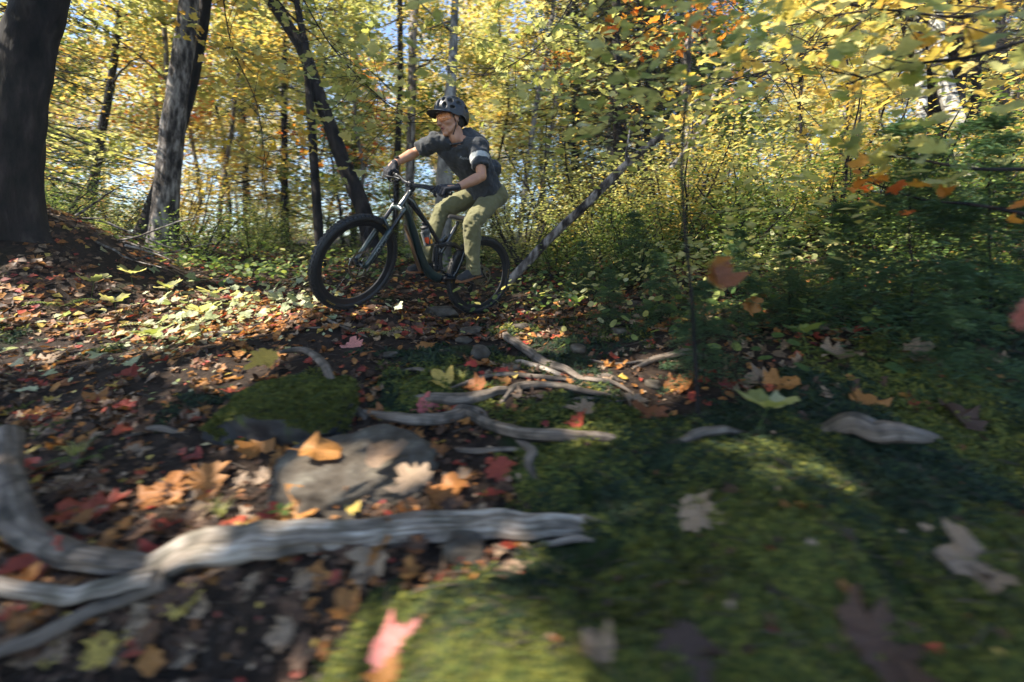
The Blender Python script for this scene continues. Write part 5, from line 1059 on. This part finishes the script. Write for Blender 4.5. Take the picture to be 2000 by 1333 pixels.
for i, (lb, px, rad) in enumerate([('root linking the bending root to the slim one', [(1105, 722), (1150, 742), (1200, 748), (1250, 772)], [.014, .014, .012, .006]), ('root climbing from the gnarled one to the arched one', [(720, 806), (680, 790), (655, 768), (640, 740)], [.014, .014, .012, .008]), ('long root crossing the trail behind the flat grey one', [(880, 752), (950, 738), (1020, 734), (1090, 742), (1150, 738)], [.008, .013, .013, .012, .005]), ('root running down from the gnarled one toward the moss', [(1010, 850), (1040, 880), (1030, 910), (1060, 940)], [.010, .012, .010, .005]), ('wiry root looping in front of the small stone', [(760, 735), (800, 722), (850, 728), (895, 722)], [.006, .009, .008, .003]), ('thin root running under the orange leaves', [(1150, 700), (1200, 712), (1260, 706), (1300, 716)], [.006, .009, .008, .004]),
    ('slim mossy root left of the small ferns', [(470, 640), (540, 628), (600, 640), (650, 634)], [.006, .010, .010, .004]), ('thin root below the gnarled one', [(860, 870), (930, 884), (1010, 880), (1080, 892)], [.005, .008, .007, .003]), ('thin grey root crossing the slim one', [(1090, 800), (1130, 780), (1190, 786), (1250, 776)], [.005, .007, .006, .003]), ('short root in the shade left of the boulder', [(240, 850), (320, 838), (400, 852)], [.008, .012, .005]), ('low root under the left end of the gnarled one', [(640, 850), (700, 862), (770, 858), (830, 872)], [.005, .009, .008, .003])]):
    root(lb, px, rad, seed=60 + i, sink=.1)
# ------------------------------------------------------------------ stones
M_stone = noise_mat('grey_stone', [(.3, (.018, .014, .010)), (.45, (.058, .047, .036)), (.6, (.09, .078, .063)), (.75, (.17, .155, .125))], 11, .9, 1.0, .012, spec=.3)
M_mossy = noise_mat('mossy_dark_stone', [(.35, (.018, .019, .022)), (.55, (.05, .05, .052)), (.68, (.05, .07, .02))], 9, .9, .8, .008, spec=.25)
def stone(label, c, r, rz=0, mat=None, seed=0, cat='rock', name='rock', tilt=(0, 0), facets=7):
    bm = bmesh.new(); bmesh.ops.create_icosphere(bm, subdivisions=5 if max(r) > .1 else 3, radius=1); rg = np.random.default_rng(seed); pl_ = [(nrm(rg.normal(0, 1, 3)), rg.uniform(.62, .9)) for _ in range(facets)] + [(np.array([0, 0, 1.]), .62)]
    for v in bm.verts:
        p = np.array(v.co)
        for n_, d in pl_:
            q = p @ n_
            if q > d: p = p - n_ * (q - d) * .85
        p = p * (1 + .16 * mnoise.noise(Vector(p) * 1.6 + Vector((seed, 0, 0))) + .07 * mnoise.noise(Vector(p) * 4 + Vector((0, seed, 0))) + .03 * mnoise.noise(Vector(p) * 10)); v.co = p * np.array(r)
    me = bpy.data.meshes.new(name); bm.to_mesh(me); bm.free(); me.materials.append(mat or M_stone); me.polygons.foreach_set('use_smooth', np.ones(len(me.polygons), dtype=bool))
    o = link(name, me); o.location = c; o.rotation_euler = (tilt[0], tilt[1], rz); return tag(o, label, cat)
ROCKC = []
c = G(655, 985, .0); stone('flat grey rock behind the bleached root with leaves along its foot', (c[0] - .0, c[1] + .17, c[2] + .02), (.31, .24, .095), .10, seed=3, tilt=(.10, -.03), facets=4); ROCKC.append((c[0], c[1] + .12, .2, .15))
c = G(525, 900, 0); BOULDER = stone('dark moss-topped boulder in the shade left of the trail', (c[0] - .03, c[1] + .26, c[2] + .05), (.31, .30, .21), .3, M_mossy, 5)
for i, (u, v, wpx, hpx, lb) in enumerate([(858, 622, 75, 28, 'low stone in front of the rear tyre, largest of the trail stones'), (918, 655, 60, 16, 'flat pale stone right of the two ferns'), (935, 700, 52, 30, 'round dark stone in the orange leaves'), (905, 672, 40, 14, 'small stone touching the flat pale one'), (1020, 645, 40, 16, 'small grey stone by the bending root'),
        (530, 606, 34, 14, 'little stone left of the front tyre'), (1130, 690, 46, 18, 'grey stone right of the bending root'), (1215, 655, 40, 16, 'small stone by the low bush'), (1000, 725, 34, 14, 'little stone below the bending root'), (760, 700, 36, 14, 'little stone in the moss below the ferns'), (1280, 760, 40, 18, 'stone in the leaves at the end of the slim root'), (905, 1110, 110, 44, 'brown stone under the bleached root'), (1240, 600, 36, 16, 'small stone in front of the fir seedling')]):
    c = G(u, v); k = c[1] / FPX; stone(lb, (c[0], c[1] + wpx * k * .3, c[2] + hpx * k * .25), (wpx * k * .5, wpx * k * .42, hpx * k * .62), i * .8, seed=40 + i, cat='stone', name='stone')
# ------------------------------------------------------------------ moss, litter, ground plants
def sample(n, y0, y1, u0=-150, u1=2150, power=1.0, rg=None):
    """points over the visible floor; nearer ground gets more per square metre"""
    rg = rg or RNG; a = rg.uniform(0, 1, n); y = 1 / (1 / y0 + (1 / y1 - 1 / y0) * a) if power == 1 else y0 + (y1 - y0) * a ** power
    u = rg.uniform(u0, u1, n); x = (u - CU) / FPX * y; return x, y
def lay(x, y, tilt, rg, lift=.004):
    e = .02; z = H(x, y); sx = (H(x + e, y) - H(x - e, y)) / (2 * e); sy = (H(x, y + e) - H(x, y - e)) / (2 * e); n = len(x)
    R = rand_rot(n, tilt, rg, np.stack([-sx, -sy, np.zeros(n)], 1)); return np.stack([x, y, z + lift], 1), R
def moss_template(k=7, seed=0):
    rg = np.random.default_rng(seed); V = []; T = []
    for i in range(k):
        a = 2 * np.pi * i / k + rg.uniform(-.3, .3); L = rg.uniform(.7, 1.2); up = rg.uniform(.3, 1.1); w_ = .17; d = np.array([np.cos(a), np.sin(a), 0]); s = np.array([-np.sin(a), np.cos(a), 0]); b_ = len(V)
        V += [s * w_ * .4, -s * w_ * .4, d * L * .55 + s * w_ + [0, 0, up * .6], d * L * .55 - s * w_ + [0, 0, up * .6], d * L + [0, 0, up * .55]]; T += [(b_, b_ + 1, b_ + 3), (b_, b_ + 3, b_ + 2), (b_ + 2, b_ + 3, b_ + 4)]
    return np.array(V), np.array(T)
M_moss = leaf_mat('moss_green', [(0, (.028, .050, .013)), (.3, (.075, .095, .018)), (.6, (.13, .145, .025)), (.85, (.22, .21, .035)), (1, (.045, .075, .03))], .3, .8, .5)
M_moss2 = leaf_mat('moss_dark', [(0, (.009, .024, .016)), (.5, (.022, .044, .022)), (1, (.045, .070, .022))], .25, .85, .5)
rgm = np.random.default_rng(3)
def moss(name, n, y0, y1, size, mat, seed, thr, lo=.0, patch=None):
    x, y = sample(n, y0, y1, -450, 2900, rg=rgm); mk = mossiness(x, y) + rgm.normal(0, .05, n); xo, yo = old_xy(x, y); pt = fbm(x, y, 2.2, 3, 61) + .45 * ga(xo, yo, -.02, .48, .35, .16) + .3 * ga(xo, yo, .2, 1.1, .3, .3) - .25 * sstep(.35, .6, xo) * sstep(1, .6, yo)
    k = (mk > thr) & (cushion(x, y) + rgm.normal(0, .12, n) > .32) & ((pt > -.12) if patch > 0 else (pt <= .05)); x, y = x[k], y[k]; pos, R = lay(x, y, .35, rgm, -.001)
    W, T = moss_template(4, seed); o = link(name, instance_mesh(name, W, T, pos, R, rgm.uniform(*size, len(x)) * (1 + .5 * np.clip(y - 1, 0, 3)), mat)); o['kind'] = 'stuff'; return o
moss('moss', 122000, .72, 3.4, (.012, .025), M_moss, 1, .03, patch=1); moss('moss', 108000, .72, 3.4, (.012, .025), M_moss2, 2, .0, patch=-1)
def on_stone(n, c, r, rg, zmin=.35):
    d = rg.normal(0, 1, (n, 3)); d /= np.linalg.norm(d, axis=1)[:, None]; d = d[d[:, 2] > zmin]; return np.array(c) + d * np.array(r) * .86
vv_ = BOULDER.data.vertices; Mb = BOULDER.matrix_basis; pos = np.array([(Mb @ v.co)[:] for v in vv_ if v.normal.z > .15]); pos = pos[rgm.integers(0, len(pos), 9000)] + rgm.normal(0, .004, (9000, 3)); pos = pos[(fbm(pos[:, 0], pos[:, 1], 9, 2, 4) + (pos[:, 2] - BOULDER.location.z) * 4) > -.1]
W_, T_ = moss_template(6, 4); o = link('moss', instance_mesh('moss', W_, T_, pos, rand_rot(len(pos), .6, rgm), rgm.uniform(.009, .017, len(pos)), M_moss)); o['kind'] = 'stuff'
# litter
def trailness(x, y):
    xo, yo = old_xy(x, y); hol = 1 - .8 * ga(xo, yo, -.42, .48, .3, .13)
    return hol * np.clip(.8 - .95 * sstep(-.1, .22, mossiness(x, y)), .03 + .16 * sstep(.3, .9, xo) * sstep(.9, 1.4, yo), 1)
LT = [leaf_template(maple_outline(), 1, c_, s_, True) for c_, s_ in ((.35, 1), (.55, 2), (.8, 3))] + [leaf_template(oval_outline(4, .3), 1, .4, 4, True)]
rgl = np.random.default_rng(17)
def litter(name, n, y0, y1, size, mk, seed, far=False):
    x, y = sample(n, y0, y1, -350, 2500, rg=rgl); k = rgl.uniform(0, 1, n) < np.maximum(trailness(x, y), .8 * sstep(2.6, 4, y)) * (.35 + .65 * sstep(-.25, .3, fbm(x, y, 2.2, 3, seed))); x, y = x[k], y[k]
    pos, R = lay(x, y, .24, rgl, .006); pos[:, 2] += rgl.uniform(0, .012, len(x)); W, T = (RH_W * [1.3, 1, 2.5], RH_T) if far else LT[seed % 4]
    o = link(name, instance_mesh(name, W, T, pos, R, rgl.uniform(*size, len(x)), DEAD[mk])); o['kind'] = 'stuff'
for i, (mk, n1, n2) in enumerate((('brown', 1500, 20000), ('tan', 330, 6500), ('orange', 340, 9500), ('red', 150, 3600), ('yellow', 70, 2600))):
    litter('leaf_litter', n1, .9, 3.6, (.03, .078), mk, 80 + i); litter('leaf_litter', n2, 2.9, 16, (.05, .09), mk, 85 + i, True); litter('leaf_litter', n1 * 9, .75, 3.8, (.010, .034), mk, 120 + i, True)
for mk, n_, sd in (('orange', 1500, 131), ('red', 620, 132), ('tan', 800, 133), ('brown', 1500, 134)): litter('leaf_litter', n_, 1.75, 3.9, (.03, .062), mk, sd)
# small twigs and needles
x, y = sample(3600, .8, 4.5, rg=rgl); pos, R = lay(x, y, .12, rgl, .008); TW = np.array([(-.02, 0, 0), (.02, 0, 0), (0, 0, .03), (-.015, .5, .05), (.015, .55, .05), (0, .5, .08), (0, 1, .0)]); TT = np.array([(0, 1, 4), (0, 4, 3), (1, 2, 5), (1, 5, 4), (2, 0, 3), (2, 3, 5), (3, 4, 6), (4, 5, 6), (5, 3, 6)])
o = link('twig_litter', instance_mesh('twig_litter', TW, TT, pos, R, rgl.uniform(.02, .10, len(x)), M_stick)); o['kind'] = 'stuff'
# ground-cover plants: broad low leaves; left sun patch brightened by pale leaf colour, green behind the rider and on the bank
def cover(n, cx, cy, rx, ry, size, mat, hgt=(.03, .14), W=OV_W, T=OV_T):
    q = rgl.normal(0, .5, (n, 2)); x = cx + q[:, 0] * rx; y = cy + q[:, 1] * ry; pos, R = lay(x, y, .5, rgl, 0); pos[:, 2] += rgl.uniform(*hgt, n)
    o = link('ground_cover', instance_mesh('ground_cover', W, T, pos, R, rgl.uniform(*size, n), mat)); o['kind'] = 'stuff'
cover(210, -2.45, 3.6, 1.1, 1.2, (.05, .10), M_leaf['pale'], (.02, .13), MAP_W, MAP_T); cover(500, -2.3, 3.3, 1.0, 1.3, (.02, .05), M_leaf['pale'], (.0, .08), RH_W, RH_T); cover(260, -2.0, 2.9, .7, .9, (.03, .07), DEAD['orange'], (.0, .03), MAP_W, MAP_T); cover(500, -3.4, 5.0, 1.6, .7, (.05, .09), M_leaf['green']); cover(700, 1.6, 3.6, 1.5, .8, (.04, .07), M_leaf['lime'], (.05, .35)); cover(900, 1.1, 4.3, 1.6, .9, (.04, .07), M_leaf['green'], (.02, .2)); cover(700, 2.2, 2.7, 1.2, .7, (.04, .08), M_leaf['green'], (.02, .22)); cover(1500, -.5, 6.3, 4.5, 1.2, (.05, .09), M_leaf['green'], (.02, .25)); cover(900, .3, 6.6, 4.5, 1.5, (.05, .09), M_leaf['lime'], (.02, .3))
# ferns, grass tufts, seedlings
def fern(label, u, v, sc, seed, mat='lime'):
    c = G(u, v); rg = np.random.default_rng(seed); t = empty('fern', c); ms = {}
    for i in range(7):
        a = 2 * np.pi * i / 7 + rg.uniform(-.3, .3); L = rg.uniform(.8, 1.1); V = []; T = []
        s = np.linspace(.1, 1, 13); P_ = np.stack([s * L * np.cos(a), s * L * np.sin(a), .75 * s - .62 * s * s], 1)
        for j in range(12):
            w_ = .27 * (1 - s[j]) ** .7 + .01; d = np.array([np.cos(a), np.sin(a), 0]); sd = np.array([-np.sin(a), np.cos(a), 0])
            for sg in (-1, 1):
                b_ = len(V); V += [P_[j], P_[j] + d * .055, P_[j] + sd * sg * w_ + d * .05 * L + [0, 0, -.04]]; T.append((b_, b_ + 1, b_ + 2))
            if j < 11: b_ = len(V); V += [P_[j] + sd * .006, P_[j] - sd * .006, P_[j + 1]]; T.append((b_, b_ + 1, b_ + 2))
        o = link('frond', mesh_arrays('frond', np.array(V) * sc, np.array(T), M_leaf[mat]), t)
    return tag(t, label, 'fern')
fern('pale green fern below the gap between the wheels, larger of two', 742, 655, .20, 1); fern('small pale fern just right of the larger one', 828, 645, .11, 2); fern('fern half hidden at the left shade behind the thick root', 165, 900, .12, 3, 'green'); fern('low bright fern on the moss in front of the gnarled root', 1095, 925, .075, 4, 'green')
fern('fern in the dim growth on the right bank', 1640, 700, .2, 5, 'green'); fern('fern low in the sunlit patch at left', 300, 640, .22, 6, 'lime'); fern('shaded fern below the big left trunk', 120, 600, .25, 7, 'green')
def tuft(label, u, v, sc, seed, n=26):
    c = G(u, v); rg = np.random.default_rng(seed); V = []; T = []
    for i in range(n):
        a = rg.uniform(0, 6.28); d = np.array([math.cos(a), math.sin(a), 0]); s = np.array([-d[1], d[0], 0]); L = rg.uniform(.5, 1.1); b_ = len(V); o = rg.normal(0, .08, 3) * [1, 1, 0]; w_ = .022
        V += [o - s * w_, o + s * w_, o + d * L * .3 - s * w_ + [0, 0, L * .6], o + d * L * .3 + s * w_ + [0, 0, L * .6], o + d * L * .85 + [0, 0, L * .72]]; T += [(b_, b_ + 1, b_ + 3), (b_, b_ + 3, b_ + 2), (b_ + 2, b_ + 3, b_ + 4)]
    o = link('grass_tuft', mesh_arrays('grass_tuft', np.array(V) * sc, np.array(T), M_leaf['lime'])); o.location = c; return tag(o, label, 'grass')
tuft('grass tuft at the foot of the mossy boulder', 640, 815, .09, 1); tuft('second grass tuft beside the first, nearer the gnarled root', 690, 770, .07, 2); tuft('grass blades on the shaded floor at far left', 150, 900, .10, 3); tuft('grass tuft on the trail right of the ferns', 900, 745, .07, 4); tuft('grass tuft left of the flat rock', 430, 1010, .07, 5)
def seedling(label, u, v, ht, sz, seed, mat='lime', n=5, spread=.9):
    c = G(u, v); rg = np.random.default_rng(seed); t = empty('seedling', c); mb = MB(); top = np.array([rg.normal(0, .02), 0, ht]); mb.tube(limb_path((0, 0, -.01), top, .1, 6, rg), .0016, 6)
    for i in range(n):
        a = 2 * np.pi * i / n + rg.uniform(-.3, .3) + .6; d = np.array([math.cos(a), math.sin(a), rg.uniform(.1, .8)]); mb.tube([top, top + d * sz * .25], .0010, 5)
        W, T = leaf_template(oval_outline(6, .36), 2, .3, seed + i, False); o = link('leaf', mesh_arrays('leaf', W, T, M_leaf[mat], None, True), t); dn = nrm(d); nz = nrm(np.cross(np.cross(dn, (0, 0, 1)), dn)); ax = np.cross(dn, nz)
        M4 = Matrix(np.stack([ax, dn, nz], 1).tolist()).to_4x4(); M4.translation = Vector(top + d * sz * .22); o.matrix_local = M4 @ Matrix.Scale(sz * rg.uniform(.8, 1.15), 4)
    mb.build('stem', M_leaf['green'], t); return tag(t, label, 'seedling')
seedling('green seedling with broad oval leaves right of the roots', 1478, 845, .09, .095, 3, 'lime', 6)
seedling('little green seedling behind the flat rock', 560, 1020, .03, .03, 5, 'green', 4)
for i, (u, v) in enumerate(((260, 560), (330, 590), (230, 620), (390, 640), (300, 690), (420, 600), (180, 580), (360, 545))):
    seedling('pale leafy seedling standing in the sunlit patch at left', u, v, .12, .10, 60 + i, 'lime', 5)['group'] = 'seedlings of the sunlit patch'
for i, (u, v) in enumerate(((1180, 600), (1270, 640), (1400, 640), (1500, 600), (1580, 700), (1120, 620), (1650, 600), (1760, 640))):
    seedling('dim green seedling at the edge of the undergrowth right of the trail', u, v, .12, .09, 80 + i, 'green', 5)['group'] = 'seedlings at the edge of the undergrowth'
# fir seedlings
for u, v, sc_, lb in ((1375, 750, .62, 'small soft fir sapling standing where the slender stem rises'), (1190, 640, .5, 'fir sapling right of the rear wheel'), (1290, 640, .6, 'fir sapling between the leaning log and the slender stem'), (1440, 660, .75, 'fir sapling under the hanging orange leaf'), (1140, 580, .6, 'fir sapling in front of the foot of the leaning log'),
    (1540, 640, .6, 'fir sapling in the dim growth left of the birch clump'), (1650, 640, .8, 'fir sapling below the birch clump'), (1780, 640, 1.2, 'fir sapling in the dark right of the birch clump'), (1930, 640, 1.2, 'fir sapling in the dark at the right edge'), (1240, 560, .8, 'fir sapling deeper behind the end of the trail'), (1870, 760, .6, 'tiny fir sapling on the right bank')):
    c = G(u, v); t = place_tree('cs', c[0], c[1], sc_, u, label=lb); t.location.z = c[2]; del t['group']
# ------------------------------------------------------------------ single fallen leaves
FL = {}
def fl_mesh(mk, k):
    if (mk, k) not in FL:
        W, T = leaf_template(maple_outline() if k < 3 else oval_outline(7, .34), 2, (.25, .38, .5, .62, .42, .4)[k], 200 + k, True); FL[(mk, k)] = mesh_arrays('fallen_leaf', W, T, DEAD[mk], None, True)
    return FL[(mk, k)]
def put_leaf(pos, R, size, mk, k, label, group=None):
    o = link('fallen_leaf', fl_mesh(mk, k)); M4 = Matrix(np.asarray(R).T.tolist()).to_4x4(); M4.translation = Vector(pos); o.matrix_world = M4 @ Matrix.Translation((0, 0, .0)) @ Matrix.Scale(size, 4); return tag(o, label, 'leaf', group)
for i, (u, v, px, mk, k, tilt, lb) in enumerate([
  (780, 1265, 108, 'pink', 0, (.1, -.5), 'large pink and red leaf lying on the bright moss at the bottom'), (715, 1112, 72, 'tan', 2, (0, -.2), 'pale folded leaf on the moss under the bleached root'), (745, 1330, 80, 'orange', 1, (0, 0), 'orange leaf cut by the bottom edge below the pink one'),
  (980, 925, 58, 'red', 0, (0, -.45), 'small red-orange leaf standing alone below the gnarled root'), (800, 935, 74, 'tan', 0, (0, -.3), 'pale grey-tan leaf on the right end of the flat rock'), (325, 960, 95, 'orange', 0, (0, -.3), 'golden brown leaf left of the flat rock'), (405, 945, 80, 'orange', 1, (.1, -.3), 'crumpled orange leaf next to the golden brown one'),
  (355, 1025, 80, 'brown', 1, (0, -.2), 'brown leaf below the golden brown one'), (500, 1040, 66, 'orange', 0, (0, -.4), 'orange-tan leaf resting against the back of the bleached root'), (575, 1012, 92, 'orange', 2, (0, -.3), 'curled rust leaf at the foot of the flat rock'), (620, 985, 66, 'orange', 1, (0, -.2), 'rust leaf tucked under the front of the flat rock'),
  (510, 862, 96, 'orange', 2, (.2, -.4), 'curled orange-brown leaf in front of the mossy boulder'), (508, 706, 50, 'yellow', 0, (0, -.5), 'yellow-orange leaf on top of the mossy boulder'), (690, 672, 56, 'pink', 0, (0, -.4), 'pinkish star leaf on the moss left of the ferns'), (1375, 1012, 88, 'tan', 0, (0, -.2), 'tan star-shaped leaf on the dark moss slope'),
  (1885, 1104, 105, 'tan', 2, (0, -.2), 'pale curled leaf on the dark moss near the right edge'), (1725, 1250, 150, 'brown', 1, (.2, -.3), 'large brown leaf on the moss at bottom right'), (1350, 1300, 120, 'brown', 0, (0, -.3), 'dark brown leaf near the bottom edge right of centre'), (1165, 1262, 72, 'tan', 2, (0, -.2), 'beige shrivelled leaf right of the bright moss'),
  (1690, 790, 105, 'orange', 1, (.1, -.7), 'amber leaf with long red stalk standing on the right bank'), (1870, 815, 120, 'brown', 1, (.2, -.5), 'dark brown folded leaf right of the amber one'), (150, 1000, 120, 'red', 3, (0, -.2), 'long dark red curled leaf at far left'), (215, 988, 62, 'red', 1, (0, -.3), 'smaller red leaf touching the long dark red one'),
  (75, 1108, 84, 'red', 2, (0, -.3), 'orange-red leaf in front of the thick left root'), (835, 680, 44, 'orange', 0, (0, -.3), 'orange leaf right below the small fern'), (942, 712, 62, 'orange', 3, (0, 0), 'flat curled orange leaf under the round dark stone'), (860, 740, 48, 'yellow', 2, (0, -.4), 'pale yellow leaf standing in the middle of the trail'), (925, 758, 48, 'orange', 1, (0, -.3), 'orange leaf just above the flat grey root'),
  (840, 800, 52, 'pink', 1, (0, -.2), 'pink leaf between the two roots in the middle'), (1135, 800, 60, 'tan', 0, (0, -.1), 'cream leaf on the trail right of the gnarled root'), (1130, 825, 48, 'red', 1, (0, -.2), 'bright red leaf under the cream one'), (1240, 790, 90, 'tan', 1, (0, -.2), 'large pale leaf at the end of the slim root'), (1265, 815, 70, 'orange', 2, (0, -.2), 'tan-orange leaf under the large pale one'),
  (1480, 745, 80, 'tan', 1, (0, -.4), 'pinkish tan leaf behind the seedling'), (1530, 755, 70, 'orange', 2, (0, -.4), 'orange leaf right of the pinkish tan one'), (1330, 755, 70, 'orange', 1, (0, -.4), 'orange leaf left of the slender sapling foot'), (1800, 700, 110, 'tan', 2, (0, -.3), 'pale torn leaf on the right bank'), (1640, 690, 80, 'tan', 1, (0, -.4), 'tan leaf hooked on the bank above the amber one'),
  (100, 700, 56, 'tan', 0, (0, 0), 'pale tan leaf alone in the shade at left'), (250, 735, 44, 'red', 1, (0, -.3), 'bright red leaf at the lower end of the sunlit patch'), (245, 795, 50, 'red', 0, (0, 0), 'scarlet leaf below the sunlit patch'), (190, 775, 100, 'orange', 3, (0, 0), 'long orange leaf left of the scarlet one'), (60, 620, 90, 'orange', 3, (0, 0), 'brown-orange leaf under the big left trunk'), (880, 960, 84, 'orange', 3, (0, 0), 'pale orange leaf in front of the flat rock'), (750, 885, 80, 'tan', 3, (0, 0), 'pale leaf lying on the back of the flat rock'), (625, 880, 80, 'orange', 3, (0, 0), 'tan-orange leaf on the top edge of the flat rock'), (600, 790, 34, 'orange', 1, (0, -.6), 'small orange leaf on the right flank of the mossy boulder')]):
    c = G(u, v); px = min(px, .15 * FPX / c[1]); sz = px * c[1] / FPX; R = rand_rot(1, .01, rgl, ground_normal(c[0], c[1])[None] * [1, 1, 0] + np.array([[tilt[0] * .5, tilt[1] * .55, 0]]))[0]; lift = (.012 if 'rock' not in lb or 'left of' in lb or 'foot' in lb or 'front' in lb else .11)
    if 'boulder' in lb and ('top' in lb): lift = .19
    c = G(u, v, lift); put_leaf(c - R[1] * sz * .45 + R[2] * .004, R, sz, mk, k, lb)
# many more, nearest first, alike ones share a label and a group
LBL = {'orange': 'orange maple leaf lying', 'red': 'red maple leaf lying', 'yellow': 'yellow maple leaf lying', 'tan': 'pale tan leaf lying', 'brown': 'brown withered leaf lying'}
x, y = sample(900, .95, 3.0, -60, 2060, rg=rgl); k = rgl.uniform(0, 1, 900) < trailness(x, y); x, y = x[k][:235], y[k][:235]; pos, R = lay(x, y, .24, rgl, .012)
for i in range(len(x)):
    mk = str(rgl.choice(['orange', 'red', 'yellow', 'tan', 'brown'], p=[.34, .16, .12, .2, .18])); uu = CU + FPX * x[i] / y[i]; vv = HV - FPX * (H(x[i], y[i]) - CAMZ) / y[i]
    wh = ('at the far left ' if uu < 260 else 'left of the mossy boulder ' if uu < 480 else 'between boulder and roots ' if uu < 760 else 'among the roots of the trail ' if uu < 1280 else 'around the green seedling ' if uu < 1600 else 'on the right bank ') + ('just ahead of the wheels' if vv < 720 else 'in the middle distance' if vv < 850 else 'near the bleached root' if vv < 1050 else 'at the bottom')
    put_leaf(pos[i], R[i], rgl.uniform(.045, .085), mk, int(rgl.integers(0, 6)), LBL[mk].split(' lying')[0] + ' ' + wh, mk + ' leaves lying on the trail')
# leaves caught in the air on thin twigs
def twig_leaf(label, u, v, Y, px, mk, k, end, tilt):
    p = P(u, v, Y); t = empty('leaf_on_twig', p); mb = MB(); e = np.array(end) - p; mb.tube(limb_path(e, (0, 0, 0), .08, 8), np.linspace(.004, .0018, 8), 6); mb.build('twig', M_bark['dark'], t)
    for j, (dx, dz, a) in enumerate(((0, 0, .4), (.3, -.45, -1.2))):
        o = link('leaf', fl_mesh(mk, (k + j) % 5), t); s = px * Y / FPX; o.matrix_local = Matrix.Translation((dx * s, -.01 * j, dz * s)) @ Matrix.Rotation(a + 1.57, 4, 'Y') @ Matrix.Rotation(tilt, 4, 'X') @ Matrix.Scale(s * .8, 4)
    return tag(t, label, 'leaf')
g_ = G(1440, 760); twig_leaf('orange-brown leaf pair held up on a twig right of the slender sapling', 1385, 520, 1.45, 78, 'orange', 1, g_, 1.2)
g_ = G(1990, 700); twig_leaf('pink-red blurred leaf at the right edge', 1985, 605, .95, 90, 'pink', 0, g_, 1.3)
g_ = G(1160, 700); twig_leaf('rust leaf caught on a twig in the dim growth at right', 1105 + 350, 590, 2.4, 46, 'orange', 2, g_, 1.3)
# brush pile under the left trunk
t = empty('brush_pile', (-3.9, 4.1, Hs(-3.9, 4.1))); o0 = np.array(t.location); rgb = np.random.default_rng(4)
for i in range(16):
    a = P(rgb.uniform(-60, 260), rgb.uniform(420, 520), rgb.uniform(3.9, 4.4)); b_ = a + np.array([rgb.uniform(.4, 1.1), rgb.uniform(-.4, .3), rgb.uniform(-.5, .35)]); m = MB(); m.tube(limb_path(a - o0, b_ - o0, .1, 9, rgb), np.linspace(.014, .004, 9), 6); m.build('branch', M_bark['grey'], t)
tag(t, 'tangle of bare dead branches at the foot of the big left trunk', 'brush pile')
# ------------------------------------------------------------------ haze volume added to lift the shadows and soften the wood behind
m = MB(); m.box((0, 22, 9.5), (72, 34, 12.5)); hz_m = bpy.data.materials.new('haze'); hz_m.use_nodes = True; nt = hz_m.node_tree; nt.nodes.clear()
out = nt.nodes.new('ShaderNodeOutputMaterial'); pv = nt.nodes.new('ShaderNodeVolumePrincipled'); pv.inputs['Color'].default_value = (.82, .90, 1, 1); pv.inputs['Density'].default_value = .0018; nt.links.new(pv.outputs[0], out.inputs['Volume'])
o = m.build('haze', hz_m, None, False); o['kind'] = 'stuff'
